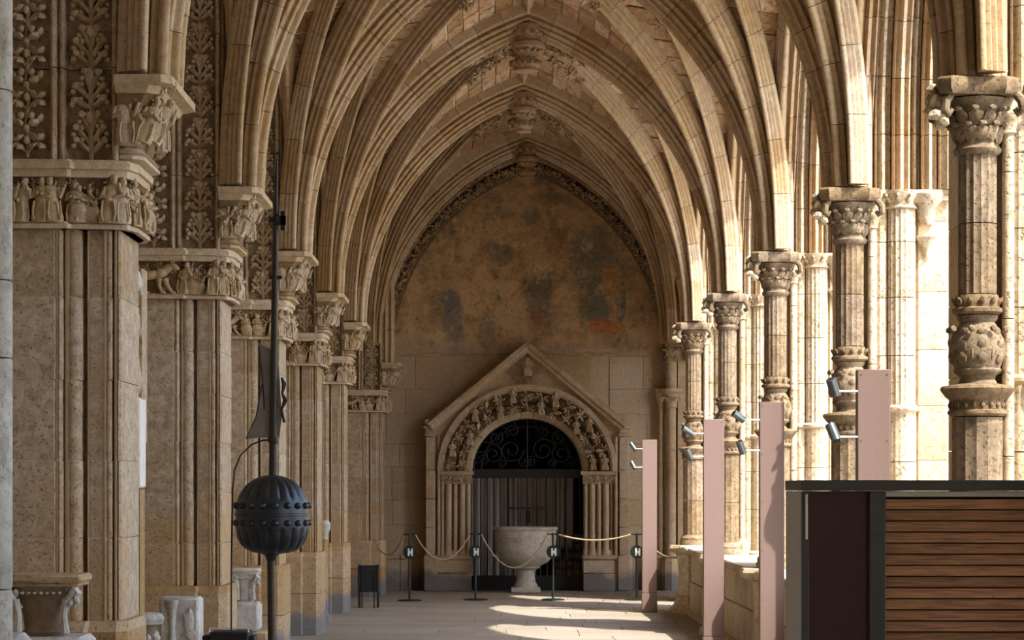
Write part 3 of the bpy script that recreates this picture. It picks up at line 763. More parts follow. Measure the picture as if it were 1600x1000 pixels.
    MB().lathe(2.965, -.44, [(.036, 3.82), (.05, 3.83), (.045, 3.85), (.06, 3.90), (.075, 3.92), (.075, 3.94), (.055, 3.95), (.055, 4.04), (.08, 4.06), (.09, 4.09), (.09, 4.12)], 12).build('capital', M['right'], cs, o_)
    mb = MB(); mb.lathe(2.965, -.44, [(.085, .97), (.085, 1.10), (.055, 1.13), (.05, 1.15), (.036, 1.17)], 8); mb.build('base', M['right'], cs, o_)
    # thin shaft and great fluted shaft, ringed at mid height
    for nm, x, y_, r, fl_ in (('side_shaft', 3.04, -.40, .05, 10), ('fluted_shaft', 3.20, -.40, .115, 18)):
        g = sub(nm)
        cuts = [1.02, 1.52, 1.98, 2.38, 2.82, 3.28, 3.72, 3.98]
        for a, b in zip(cuts, cuts[1:]):
            q = 1.06 if b < 2.4 else 1.0
            MB().lathe(x, y_+rr.uniform(-.003, .003), [(r*q, a+.003), (r*q, b-.003)], flute=(fl_, .07 if b > 2.4 else .03, 0, 9)).build('drum', M['right'], g, o_)
        MB().lathe(x, y_, [(r*1.5, .97), (r*1.5, .99), (r*1.2, 1.02)], 16).build('base', M['right'], g, o_)
        MB().lathe(x, y_, [(r*1.02, 2.37), (r*1.35, 2.39), (r*1.35, 2.41), (r*1.02, 2.43)], 20).build('ring', M['right'], g, o_)
        mb = MB(); mb.lathe(x, y_, [(r*1.0, 3.98), (r*1.2, 3.99), (r*1.05, 4.01), (r*1.1, 4.05), (r*1.35, 4.09), (r*1.4, 4.125)], 20)
        for k in range(10):
            a = 2*PI*k/10; mb.blob((x+r*1.2*math.cos(a), y_+r*1.2*math.sin(a), 4.05), (.02, .014, .035), (math.cos(a), math.sin(a), 1)); mb.blob((x+r*1.42*math.cos(a), y_+r*1.42*math.sin(a), 4.085), (.015,)*3)
        mb.build('capital', M['right'], g, o_)
    # body of the pier in courses
    core = [(2.74, -.20), (2.90, -.36), (3.32, -.36), (3.34, -.40), (3.56, -.42), (3.62, -.36)]
    core = mirror_y([(x, y) for x, y in core])
    z = 0; 
    while z < 4.1:
        h = rr.uniform(.42, .56); b = min(z+h, 4.12)
        if b > 3.95: b = 4.12
        d = rr.uniform(-.003, .003); pp = [(x, y+d) for x, y in core]
        MB().loft([[(x, y*.993, z+.002) for x, y in pp], [(x, y, z+.01) for x, y in pp], [(x, y, b-.01) for x, y in pp], [(x, y*.993, b-.002) for x, y in pp]]).build('stone', M['plaster'], root, o_); z = b
        if b >= 4.12: break
    # buttress on the garden side
    MB().prism([(3.60, -.34), (4.35, -.34), (4.35, .34), (3.60, .34)], 0, 5.2).build('buttress', M['plaster'], root, o_)
    # wall bracket right of the fluted shaft
    mb = MB(); mb.lathe(3.40, -.42, [(.02, 3.60), (.03, 3.66), (.07, 3.73), (.09, 3.76), (.085, 3.775)], 10); mb.lathe(3.40, -.42, [(.05, 3.86), (.07, 3.92), (.08, 4.0), (.13, 4.05), (.14, 4.10)], 10)
    mb.build('bracket', M['right'], root, o_)
    mb = MB(); mb.prism(mirror_y([(2.80, -.44), (3.42, -.50), (3.64, -.44)]), 4.05, 4.10); mb.prism(mirror_y([(2.80, -.46), (3.42, -.53), (3.66, -.46)]), 4.10, 4.128)
    mb.build('impost', M['right'], root, o_)
    # upright rib bundle above the impost
    vm = [(2.80, -.30), (2.86, -.36), (2.88, -.42)] + arc(2.90, -.42, .02, 180, 360, 5) + [(2.925, -.36)] + arc(2.95, -.37, .022, 180, 360, 5) + [(2.98, -.34), (3.0, -.30)]
    z = 4.135
    while z < 6.4:
        h = rr.uniform(.45, .6); MB().prism(mirror_y(vm), z+.003, z+h-.003).build('wall_shaft', M['rib'], root, o_); z += h
    return root
rp = make_arcade_pier(); rp.location = (2.79, 14.2, 0)
tag(rp, 'nearest dark fluted column pier at the right edge, with leafy capital and vase', 'pier', 'arcade piers')
cm = child_map()
for yy, lab in ((9.2, 'arcade pier beside the louvred kiosk, just outside the right edge'), (19.2, 'second arcade pier from the viewer, sunlit ashlar face on its right'),
                (24.2, 'third arcade pier, its fluted shafts above the wide rose panel left of the kiosk'), (29.2, 'fourth arcade pier, column ending behind the slim rose panel with two lamps'),
                (34.2, 'fifth and farthest arcade pier with pedestal on the sunlit floor'), (4.2, 'arcade pier behind the viewer on the garden side'), (-.8, 'second arcade pier behind the viewer on the garden side'),
                (-5.8, 'third arcade pier behind the viewer on the garden side')):
    o = dup_tree(rp, (2.79, yy, 0), None, cm); tag(o, lab, 'pier', 'arcade piers')

# arcade arches between the piers (setting)
def arcade_bay():
    root = empty('arcade_arch', (0, 9.2, 0)); 
    orders = [(2.86, 3.00, 2.20, 4.13, 7.35, 'rib', .13), (3.00, 3.13, 2.13, 4.6, 7.2, 'right', .22), (3.13, 3.27, 2.06, 4.6, 7.1, 'orange', .25), (3.27, 3.36, 2.12, 4.7, 7.15, 'right', .25), (3.36, 3.48, 2.02, 4.7, 7.0, 'orange', .3), (3.48, 3.64, 1.98, 4.7, 6.9, 'right', .3)]
    for x0, x1, hs, zs, za, mt, nt_ in orders:
        od = empty('arch_order', (0, 0, 0), parent=root); w = (x1-x0)/2
        prof = [(w*.98, nt_), (w*.98, .03), (w*.75, .0), (w*.6, .035), (w*.35, .045), (w*.15, -.01), (-w*.2, -.02), (-w*.45, .03), (-w*.7, .045), (-w*.85, .0), (-w*.98, .03), (-w*.98, nt_)]
        h = za-zs; r = (hs*hs+h*h)/(2*hs); a1 = math.asin(min(1, h/r)) if r >= hs else PI-math.asin(min(1, h/r))
        vert = zs-4.13; Ltot = vert+r*a1
        def pt(s, sg):
            d = s*Ltot
            if d < vert: return ((x0+x1)/2, sg*hs, 4.13+d)
            a = (d-vert)/r
            return ((x0+x1)/2, sg*(hs-r+r*math.cos(a)), zs+r*math.sin(a))
        for sg in (-1, 1):
            voussoirs(od, lambda s: pt(s, sg), (1, 0, 0), prof, 9, M[mt], inward=(((x0+x1)/2), 0, 4.5), sub=3)
    mb = MB()
    arch_slab(mb, 2.93, 3.02, 2.30, 4.13, 4.14, 7.42); arch_slab(mb, 3.02, 3.64, 2.24, 4.13, 4.7, 7.3)
    mb.build('spandrel_wall', M['plaster'], root, recalc=True)
    # low sill wall with ledge slabs and panelled stones
    sw = empty('sill_wall', (0, 0, 0), parent=root)
    y_ = -2.1
    while y_ < 2.05:
        w = R.uniform(.5, .8); b = min(y_+w, 2.1)
        MB().bbox(2.72, 3.55, y_+.003, b-.003, .02, .45, .008).build('stone', M['right'], sw); MB().bbox(2.74, 3.53, y_+.003, b-.003, .456, .87, .008).build('stone', M['right'], sw)
        y_ = b
    y_ = -2.15
    while y_ < 2.1:
        w = R.uniform(.7, 1.0); b = min(y_+w, 2.15)
        MB().bbox(2.56+R.uniform(-.02, .02), 3.62, y_+.004, b-.004, .876, .96, .018).build('ledge_slab', M['right'], sw); y_ = b
    MB().box(2.66, 3.56, -2.5, 2.5, 0, .06).build('sill_plinth', M['right'], sw, smooth=False)
    return root
ab_ = arcade_bay(); ab_.location = (0, 11.7, 0); cm = child_map()
AL = ['tall pointed arcade arch and sill wall beside the louvred kiosk', 'sunlit arcade arch between the first and second columns at the right edge',
      'arcade arch with orange-lit mouldings between the second and third columns', 'arcade arch with orange-lit mouldings between the third and fourth columns',
      'narrow-looking arcade arch between the fourth and fifth columns, sun falling through it']
tag(ab_, AL[0], 'arch', 'arcade arches')
for i in range(1, 5):
    tag(dup_tree(ab_, (0, 11.7+5*i, 0), None, cm), AL[i], 'arch', 'arcade arches')
for i in range(1, 5):
    tag(dup_tree(ab_, (0, 11.7-5*i, 0), None, cm), ('first', 'second', 'third', 'last')[i-1]+' arcade arch back from the kiosk, outside the view on the garden side', 'arch', 'arcade arches')
# right corner beyond the last arcade pier
cr = empty('wall_right', (0, 0, 0)); cr['kind'] = 'structure'
mb = MB(); arch_slab(mb, 3.14, 3.75, 1.72, 0, 4.2, 6.7, 8.2, 1.93); mb.move(0, 39.6, 0); mb.build('side_gallery_arch', M['orange'], cr, recalc=True)
MB().box(3.9, 14, 41.5, 42.2, 0, 8.4).box(14, 14.4, 36.2, 42.2, 0, 8.4).build('side_gallery_wall', M['ashlar'], cr, smooth=False)
MB().box(3.6, 14.4, 36.4, 42.4, -.1, 0).build('side_gallery_floor', M['floor'], cr, smooth=False)
MB().box(3.95, 14.4, 36.2, 42.4, 8.2, 8.5).build('side_gallery_ceiling', M['mortar'], cr, smooth=False)
for x0_ in (8.3, 12.9):
    mb = MB(); arch_slab(mb, 36.2, 36.8, 1.95, 0, 4.2, 7.0, 8.2, 2.3); mb.xf(lambda p: (p.y+x0_, p.x, p.z)); mb.build('side_arcade_arch', M['plaster'], cr, recalc=True)
MB().box(3.75, 6.0, 36.2, 36.8, 0, 8.2).build('side_gallery_corner', M['plaster'], cr, smooth=False)
mb = MB(); arch_slab(mb, 3.0, 3.6, 1.2, 0, 4.2, 6.3, 8.2, 1.75); mb.move(0, 35.95, 0); mb.build('corner_arch', M['orange'], cr, recalc=True)
MB().box(2.62, 3.6, -12.2, -8.4, 0, 8.2).build('garden_wall_end', M['plaster'], cr, smooth=False)

# ------------------------------------------------------------------ END WALL with mural
YE = 41.5; K = YE/3700.
def EX(px): return (px-778)*K
def EZ(py): return 1.76+(765-py)*K
PCX, PCZ = .51, 2.04
we = empty('wall_end', (0, 0, 0)); we['kind'] = 'structure'
# ashlar courses left and right of the portal and over the wall
z = .62; row = 0
while z < 3.7:
    h = (.52, .44, .58, .40)[row % 4]; z1 = z+h
    for (xa, xb) in ((-3.3, -.95), (1.95, 3.6)):
        x = xa
        while x < xb-.01:
            w = R.uniform(.55, .95)
            x1 = x+w if x+w < xb-.25 else xb
            MB().bbox(x+.003, x1-.003, YE+R.uniform(0, .006), YE+.5, z+.003, z1-.003, .006).build('stone', M['ashlar'], we); x = x1
    z = z1; row += 1
ZT = z
MB().box(-3.3, -.6, YE+.02, YE+.9, 0, 8.4).build('wall_core', M['ashlar'], we, smooth=False)
MB().box(1.62, 3.9, YE+.02, YE+.9, 0, 8.4).build('wall_core', M['ashlar'], we, smooth=False)
MB().box(-.6, 1.62, YE+.02, YE+.9, 3.4, 8.4).build('wall_core', M['ashlar'], we, smooth=False)
for (xa, xb) in ((-3.3, -1.55), (2.55, 3.6)):
    x = xa
    while x < xb-.01:
        x1 = min(x+R.uniform(.6, .9), xb)
        MB().bbox(x+.003, x1-.003, YE-.12, YE+.4, 0, .54, .01).build('plinth_stone', M['ashlar'], we)
        MB().bbox(x+.003, x1-.003, YE-.16, YE+.4, .546, .62, .02).build('plinth_moulding', M['ashlar'], we); x = x1
# mural plaster: faded wall painting, pigments in vertex colour
def mural():
    nx, nz_ = 260, 200; x0, x1, z0, z1 = -2.6, 3.5, ZT, 7.9
    vs = []; cols = []; rr = random.Random(3)
    blobs = [(708,500,15,52,(.115,.125,.135),.75),(700,470,12,22,(.12,.13,.16),.6),(722,540,14,30,(.13,.13,.14),.5),(765,515,13,38,(.15,.15,.115),.6),(755,540,10,18,(.22,.20,.17),.5),
        (845,450,20,26,(.10,.10,.09),.75),(838,470,20,34,(.13,.12,.11),.7),(836,500,15,18,(.20,.085,.045),.6),(856,492,14,26,(.17,.16,.14),.6),(846,425,10,10,(.33,.28,.2),.6),(870,430,14,14,(.13,.14,.10),.6),
        (915,385,16,20,(.30,.24,.15),.5),(900,400,12,24,(.11,.13,.11),.7),(930,370,26,20,(.15,.16,.12),.65),(920,430,26,34,(.13,.145,.12),.7),(935,470,28,44,(.105,.135,.125),.8),(945,405,24,20,(.15,.16,.13),.6),
        (971,470,8,34,(.07,.12,.12),.8),(955,440,15,22,(.40,.22,.07),.85),(945,512,30,13,(.38,.15,.055),.85),(957,490,7,22,(.42,.25,.13),.6),(918,385,9,12,(.38,.33,.22),.8),
        (785,398,20,16,(.12,.13,.11),.7),(770,385,12,10,(.13,.13,.12),.6),(829,337,16,16,(.13,.135,.14),.7),(788,332,20,9,(.12,.11,.09),.6),(760,342,14,10,(.13,.13,.11),.6),(863,347,6,9,(.16,.15,.12),.6),
        (775,310,14,8,(.15,.13,.10),.5),(870,312,16,9,(.15,.12,.09),.5),(820,375,35,14,(.25,.15,.08),.35),(800,380,30,5,(.42,.33,.20),.7),(850,418,14,5,(.46,.34,.2),.8),(735,350,34,20,(.36,.26,.14),.7),
        (665,490,20,30,(.20,.14,.09),.5),(655,540,30,14,(.20,.15,.10),.4),(780,500,18,60,(.33,.24,.15),.5),(810,500,12,44,(.36,.26,.17),.5),(880,500,18,26,(.31,.22,.14),.5),
        (740,552,55,12,(.16,.16,.145),.65),(700,565,25,8,(.14,.145,.14),.6),(900,550,90,10,(.18,.18,.15),.55),(960,535,36,12,(.20,.175,.13),.5),(830,545,60,10,(.17,.18,.165),.6),(790,575,26,18,(.15,.155,.15),.5),
        (850,310,120,9,(.20,.15,.10),.3),(1000,500,20,40,(.30,.20,.13),.4),(690,430,30,20,(.28,.19,.10),.5),(870,390,26,16,(.26,.16,.09),.4)]
    B = np.array([[EX(b[0]), EZ(b[1]), b[2]*K, b[3]*K] for b in blobs])
    for j in range(nz_+1):
        for i in range(nx+1):
            x = x0+(x1-x0)*i/nx; z = z0+(z1-z0)*j/nz_
            n1 = noise.fractal(Vector((x*1.6, z*1.6, 3)), .7, 2.1, 6); n2 = noise.fractal(Vector((x*5, z*5, 9)), .7, 2.1, 5); n3 = noise.noise(Vector((x*14, z*14, 1)))
            vs.append((x, YE-.012*(0 if z < 4.2 else 1)-.004*n2, z))
            paint = 1/(1+math.exp(-(z-(4.25+.18*n1+.12*n2))*14))
            c = np.array((.58,.41,.23))*(1+.40*n1+.36*n2+.18*n3)
            if n1+.5*n2 > .55: c = c*.75+np.array((.20,.12,.06))*.25
            xx, zz = x+.05*n2+.02*n3, z+.05*n1+.03*n3
            for b, (bx, bz, rx, rz) in zip(blobs, B):
                q = ((xx-bx)/rx)**2+((zz-bz)/rz)**2
                if q < 2.4:
                    k = 1.1*b[5]*min(1, max(0, (1.1-q+1.2*n2+.3*n3)/.35))*(.85+.5*n3)
                    if k > 0: c = c*(1-min(k, 1))+np.array(b[4])*1.5*(1+.6*n3)*min(k, 1)
            if abs(noise.fractal(Vector((x*2.3, z*3.1, 17)), .6, 2, 4)) < .016: c = c*.55
            nl = noise.fractal(Vector((x*3.4, z*2.2, 31)), .6, 2.2, 4)
            if z < 6.6 and abs(nl) < .022 and abs(x-.5) < 1.7: c = c*.62
            if n1*.6+n2 > .42: c = c*.5+np.array((.62,.47,.30))*.5
            p = np.array((.50,.38,.27))*(1+.14*n1+.08*n2)
            if abs(z-(4.12+.1*n1)) < .02 and x < 2.6: p = p*.7
            c = c*paint+p*(1-paint)
            cols += [*np.clip(c, .01, 1), 1.0]
    fs = [(j*(nx+1)+i, j*(nx+1)+i+1, (j+1)*(nx+1)+i+1, (j+1)*(nx+1)+i) for j in range(nz_) for i in range(nx)]
    me = bpy.data.meshes.new('mural_plaster'); me.from_pydata(vs, [], fs)
    at = me.color_attributes.new('pigment', 'FLOAT_COLOR', 'POINT'); at.data.foreach_set('color', cols); me.shade_smooth()
    m, nt, n, l, b = new_mat('faded_wall_painting')
    a = n.new('ShaderNodeAttribute'); a.attribute_name = 'pigment'; l.new(a.outputs[0], b.inputs['Base Color']); b.inputs['Roughness'].default_value = .95
    me.materials.append(m)
    o = bpy.data.objects.new('mural_plaster', me); C.objects.link(o); o.parent = we; o['label'] = 'faded ochre and blue-grey wall painting on plaster'
mural()
# pointed carved wall arch framing the mural
wa = empty('wall_rib_arch', (.52, YE-.1, 0), 'carved pointed stone band framing the faded mural on the end wall', 'arch')
def endarc(hs, za, zs=4.0, sh=0):
    h = za-zs; r = (hs*hs+h*h)/(2*hs); r = max(r, hs); a1 = math.asin(min(1, h/r))
    return r, a1
for (hs, za, w, d, nm, yy) in ((2.42, 7.36, .10, .16, 'flower_band', 0), (2.60, 7.60, .09, .22, 'outer_moulding', -.10), (2.78, 7.84, .09, .26, 'hood_moulding', -.2)):
    rb = empty(nm, (0, 0, 0), parent=wa); r, a1 = endarc(hs, za)
    prof = [(w, .13), (w, -.02), (w*.6, -.05), (w*.2, -.02), (-w*.4, -.02), (-w*.8, -.05), (-w*1.1, 0), (-w*1.1, .13)]
    for sx in (-1, 1):
        f = lambda s: (sx*(hs-r+r*math.cos(a1*s)), yy, 4.0+r*math.sin(a1*s))
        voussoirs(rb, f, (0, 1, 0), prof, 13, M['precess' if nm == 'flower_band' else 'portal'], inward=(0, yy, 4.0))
        if nm != 'hood_moulding':
            n = 36
            for k in range(n):
                s = (k+.5)/n; p = f(s); a = a1*s; ka = (1.5, 1.6, 1.5) if nm == 'flower_band' else (.9, .9, .9)
                off = .05 if nm == 'flower_band' else -.02
                inst(ORN['plump%d' % (k % 2)], 'leaf_knot', (p[0]+sx*math.cos(a)*off, yy-(.10 if nm == 'flower_band' else .09), p[2]+math.sin(a)*off), (0, k*.9, 0), rb, ka)
# corner half-column at the right end of the end wall
hc = empty('corner_column', (3.02, YE-.2, 0), 'engaged corner column with a small leaf capital right of the portal', 'column')
for a, b in ((.6, 1.2), (1.2, 1.8), (1.8, 2.45), (2.45, 3.18)): MB().lathe(0, 0, [(.085, a+.003), (.085, b-.003)], 14).build('drum', M['portal'], hc); MB().lathe(-.17, .08, [(.05, a+.003), (.05, b-.003)], 12).build('side_drum', M['portal'], hc)
MB().lathe(0, 0, [(.16, 0), (.16, .5), (.12, .56), (.10, .60)], 8).build('base', M['portal'], hc)
mb = MB(); mb.lathe(0, 0, [(.09, 3.18), (.11, 3.20), (.10, 3.24), (.14, 3.42), (.20, 3.46), (.20, 3.52)], 12); mb.lathe(-.17, .08, [(.05, 3.18), (.10, 3.42), (.12, 3.52)], 10); mb.build('capital', M['portal'], hc)
for k in range(4): inst(ORN['plump%d' % (k % 2)], 'leaf_knot', (-.16+.1*k, -.11, 3.34), (0, k, 0), hc, .8)
for a, b in ((3.52, 4.0), (4.0, 4.5)): MB().lathe(0, 0, [(.10, a+.003), (.10, b-.003)], 14).build('drum', M['portal'], hc)

# ------------------------------------------------------------------ PORTAL
YP = 41.2
pr = empty('portal', (PCX, YP, 0), 'gabled stone portal with leafy round arch in the end wall', 'portal')
def px_(px): return EX(px)-PCX
# jambs: base, mouldings as vertical shafts, capital band
for sx in (-1, 1):
    jb = empty('jamb', (0, 0, 0), parent=pr)
    MB().bbox(min(sx*.97, sx*1.64), max(sx*.97, sx*1.64), -.12, .5, 0, .30, .01).build('base_stone', M['portal'], jb)
    MB().bbox(min(sx*.97, sx*1.62), max(sx*.97, sx*1.62), -.10, .5, .306, .54, .01).build('base_stone', M['portal'], jb)
    MB().bbox(min(sx*.95, sx*1.66), max(sx*.95, sx*1.66), -.14, .5, .546, .62, .02).build('base_moulding', M['portal'], jb)
    for z0, z1 in ((.62, 1.05), (1.05, 1.5), (1.5, 1.86)):
        MB().bbox(min(sx*.99, sx*1.55), max(sx*.99, sx*1.55), .06, .5, z0+.002, z1-.002, .005).build('stone', M['portal'], jb)
    for k, (q, y_, r) in enumerate(((1.02, .0, .035), (1.13, -.02, .05), (1.25, -.02, .035), (1.37, -.03, .055), (1.47, -.02, .03))):
        MB().lathe(sx*q, y_, [(r*1.5, .62), (r*1.5, .68), (r, .73), (r, 1.2), (r, 1.86)], 12).build('shaft', M['portal'], jb)
    mb = MB()
    mb.prism([(min(sx*.93, sx*1.52), -.10), (max(sx*.93, sx*1.52), -.10), (max(sx*.93, sx*1.52), .4), (min(sx*.93, sx*1.52), .4)], 2.02, 2.08)
    mb.prism([(min(sx*.97, sx*1.5), -.04), (max(sx*.97, sx*1.5), -.04), (max(sx*.97, sx*1.5), .4), (min(sx*.97, sx*1.5), .4)], 1.86, 2.02)
    mb.build('capital_band', M['portal'], jb)
    for k in range(5): inst(ORN['plump%d' % (k % 2)], 'leaf_knot', (sx*(1.02+.11*k), -.06, 1.94), (0, k, 0), jb, (1, 1, 1.15))
    # slender pinnacled pilaster at the side
    pl = empty('pilaster', (0, 0, 0), parent=pr)
    x = sx*1.68
    for z0, z1 in ((.62, 1.1), (1.1, 1.6), (1.6, 2.1), (2.1, 2.68)): MB().bbox(x-.085, x+.085, -.12, .4, z0+.002, z1-.002, .012).build('stone', M['portal'], pl)
    MB().bbox(x-.12, x+.12, -.16, .4, 0, .62, .02).build('base_stone', M['portal'], pl)
    mb = MB(); mb.bbox(x-.11, x+.11, -.15, .4, 2.684, 2.74, .015); mb.bbox(x-.09, x+.09, -.12, .4, 2.74, 2.82, .01); mb.bbox(x-.13, x+.13, -.17, .4, 2.82, 2.87, .015); mb.build('pilaster_cap', M['portal'], pl)
    MB().bbox(x-.10, x+.10, -.13, .4, 2.874, 2.98, .01).build('pilaster_top', M['portal'], pl)
    MB().lathe(x+sx*.0-.14*sx, -.08, [(.03, .62), (.03, 2.68)], 8).build('shaft', M['portal'], pl)
# round archivolts
cen = (0, 0, 2.06)
def ring(par, r, y_, prof, n, nm='voussoir', mat='portal'):
    voussoirs(par, lambda s: (r*math.cos(PI*s), y_, 2.08+r*.96*math.sin(PI*s)), (0, 1, 0), prof, n, M[mat], nm, inward=(0, y_, 2.06), sub=3)
for (r, y_, w, t, lum) in ((.97, .12, .14, .10, 0), (1.06, .04, .10, .16, 1), (1.26, -.02, .10, .18, 2), (1.46, -.08, .10, .10, 0)):
    od = empty('archivolt', (0, 0, 0), parent=pr)
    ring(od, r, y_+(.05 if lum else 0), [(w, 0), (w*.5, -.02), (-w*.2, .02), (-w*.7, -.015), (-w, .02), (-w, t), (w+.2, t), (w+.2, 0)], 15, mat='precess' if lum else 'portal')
    if lum:
        n = 15 if lum == 1 else 17
        for k in range(n):
            a = PI*(k+.5)/n; q = r+.09
            inst(ORN['plump%d' % (k % 2)] if k % 3 else ORN['pfig'], 'leaf_knot' if k % 3 else 'relief_figure', (q*math.cos(a), y_-w-.01, 2.08+q*.96*math.sin(a)-(.10 if not k % 3 else 0)), (0, 0 if not k % 3 else k*.8, 0), od, (1.7, 2.2, 1.7) if k % 3 else (1.1, 1.6, 1.0))
# gable field
n = 28; inner = []; outer = []
GA = (0, 4.26-.0); GF = 1.72; GZ = 2.86
for i in range(n+1):
    a = PI*i/n; r = 1.5; ix, iz = r*math.cos(a), 2.08+r*.96*math.sin(a)
    c, s = math.cos(a), math.sin(a); t = 9
    # gable line: z = GA.z - |x|*(GA.z-GZ)/GF
    m_ = (GA[1]-GZ)/GF; den = s+m_*abs(c); t = (GA[1]-2.08)/den
    if abs(c) > 1e-6: t = min(t, 1.6/abs(c))
    t = max(t, 1.52); inner.append((ix, iz)); outer.append((t*c, 2.08+t*s))
mb = MB(); vs = [(a, -.04, b) for a, b in inner]+[(a, -.04, b) for a, b in outer]+[(a, .4, b) for a, b in inner]+[(a, .4, b) for a, b in outer]; q = n+1; fs = []
for i in range(n): fs += [(i, i+1, q+i+1, q+i), (2*q+i, 3*q+i, 3*q+i+1, 2*q+i+1), (i, 2*q+i, 2*q+i+1, i+1), (q+i, q+i+1, 3*q+i+1, 3*q+i)]
mb.add(vs, fs); mb.build('gable_field', M['portal'], pr, recalc=True)
for sx in (-1, 1):
    gm = empty('gable_moulding', (0, 0, 0), parent=pr)
    L = math.hypot(GF+.1, GA[1]-GZ)
    f = lambda s: (sx*(GF-.02)*(1-s), -.06, GZ+(GA[1]-GZ)*s)
    voussoirs(gm, f, (0, 1, 0), [(-.12, -.10), (-.12, -.05), (-.17, -.02), (-.17, .05), (-.10, .075), (.46, .075), (.46, -.10)], 6, M['portal'], inward=(0, -.06, 0))
mb = MB(); 
gb = empty('gable_boss', (0, -.1, 3.86), parent=pr)
mb.lathe(0, 0, [(.20, 0), (.22, .03), (.15, .05)], 20); mb.xf(lambda p: (p.x, -p.z*1.2+.06, p.y)); mb.build('medallion', M['portal'], gb, recalc=True)
for k in range(13): 
    a = PI+PI*k/12*1.0; a = PI*1.0+PI*k/12
    inst(ORN['plump0'], 'leaf_knot', (.23*math.cos(a), -.02, .23*math.sin(a)+.02), (0, -a+PI/2, 0), gb, (.6, 1.6, .9))
inst(ORN['pfig'], 'relief_figure', (0, -.02, -.13), (0, 0, 0), gb, (1.3, 1.8, 1.15))
inst(ORN['plump1'], 'leaf_knot', (-.11, -.02, .05), (0, 0, 0), gb, .8); inst(ORN['plump1'], 'leaf_knot', (.11, -.02, .05), (0, 1, 0), gb, .8)
# chamber behind
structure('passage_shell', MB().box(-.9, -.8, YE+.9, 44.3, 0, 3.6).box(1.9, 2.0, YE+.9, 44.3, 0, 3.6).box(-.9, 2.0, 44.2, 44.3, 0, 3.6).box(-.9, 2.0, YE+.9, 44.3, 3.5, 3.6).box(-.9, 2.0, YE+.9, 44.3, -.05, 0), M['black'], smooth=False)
st = empty('steps', (1.45, 42.4, 0), 'worn stone steps rising behind the iron gate on the right', 'steps')
for k in range(6): MB().bbox(-.42, .55, .18*k, .18*k+.8, .02+.155*k, .165+.155*k, .02).build('step', M['grey'], st)
cu = empty('curtain', (.45, 42.1, 0), 'grey vertical-folded curtain hanging behind the iron gate', 'curtain')
x = -.92
for k in range(11):
    w = .155; pts = []
    for i in range(9): pts.append((x+w*i/8, .035*math.sin(2*PI*i/8)))
    mb = MB(); prof = pts+[(a, b+.012) for a, b in reversed(pts)]; mb.prism(prof, .75 if k > 6 else .22, 2.1); mb.build('strip', M['curtain'], cu, smooth=True, ang=60)
    x += w+.012
MB().tube([(-.95, .03, 2.12), (.95, .03, 2.12)], .015, 8).build('rail', M['iron'], cu)
# iron gate
gt = empty('iron_gate', (PCX, 41.38, 0), 'black wrought-iron gate with scrollwork fanlight under the portal arch', 'gate')
for k in range(17):
    x = -.92+.115*k
    MB().tube([(x, 0, .18), (x, 0, 2.0)], .014, 6).build('bar', M['iron'], gt)
MB().box(-.95, .95, -.02, .02, .0, .26).build('kick_plate', M['iron'], gt, smooth=False)
MB().bbox(-.96, .96, -.03, .03, 1.96, 2.12, .01).build('lintel_bar', M['iron'], gt)
MB().bbox(-.32, .32, -.03, .02, 1.42, 1.45, .006).build('cross_bar', M['iron'], gt)
MB().bbox(-.03, .06, -.05, .03, 1.18, 1.40, .008).build('lock_box', M['iron'], gt)
for x in (-.32, 0, .32): MB().bbox(x-.012, x+.012, -.025, .025, .9, 1.96, .004).build('stile', M['iron'], gt)
fn = empty('fanlight', (0, 0, 0), parent=gt)
for r in (.93, .80): MB().tube([(r*math.cos(PI*i/24), 0, 2.12+r*.93*math.sin(PI*i/24)) for i in range(25)], .013, 6).build('hoop', M['iron'], fn)
def scroll(cx, cz, r, turns, a0, sg):
    pts = []; n = int(18*turns)
    for i in range(n+1):
        t = i/n; a = a0+sg*2*PI*turns*t; q = r*(1-.8*t); pts.append((cx+q*math.cos(a), 0, cz+q*math.sin(a)))
    return pts
for sx in (-1, 1):
    for (cx, cz, r, a0) in ((.28, 2.45, .22, 0), (.60, 2.38, .18, 2), (.25, 2.78, .12, 4), (.55, 2.66, .13, 1), (.76, 2.27, .10, 3), (.08, 2.25, .10, 1), (.42, 2.22, .08, 5)):
        MB().tube(scroll(sx*cx, cz, r, 1.6, a0, sx), .012, 5).build('scroll', M['iron'], fn)
    for k in range(6):
        a = PI/2+sx*(.2+.24*k); MB().tube([(.80*math.cos(a), 0, 2.12+.80*.93*math.sin(a)), (.93*math.cos(a+.06), 0, 2.12+.93*.93*math.sin(a+.06))], .010, 5).build('tie', M['iron'], fn)
MB().tube([(0, 0, 2.12), (0, 0, 2.98)], .012, 6).build('stile', M['iron'], fn)
# font
ft = empty('stone_font', (.475, 40.55, 0), 'large pale stone basin on a pedestal in front of the iron gate', 'font')
MB().bbox(-.25, .25, -.25, .25, 0, .09, .015).build('foot_slab', M['grey'], ft)
MB().lathe(0, 0, [(.21, .09), (.20, .13), (.17, .18), (.155, .30), (.165, .38), (.19, .40)], 28).build('stem', M['grey'], ft)
mb = MB(); mb.lathe(0, 0, [(.19, .40), (.24, .42), (.25, .45), (.38, .52), (.47, .62), (.51, .76), (.52, .92), (.53, .935), (.53, .96), (.515, .97), (.525, 1.06), (.55, 1.08), (.55, 1.115), (.53, 1.125), (.48, 1.115), (.45, .95), (.35, .75), (.1, .62)], 40); mb.build('basin', M['grey'], ft)

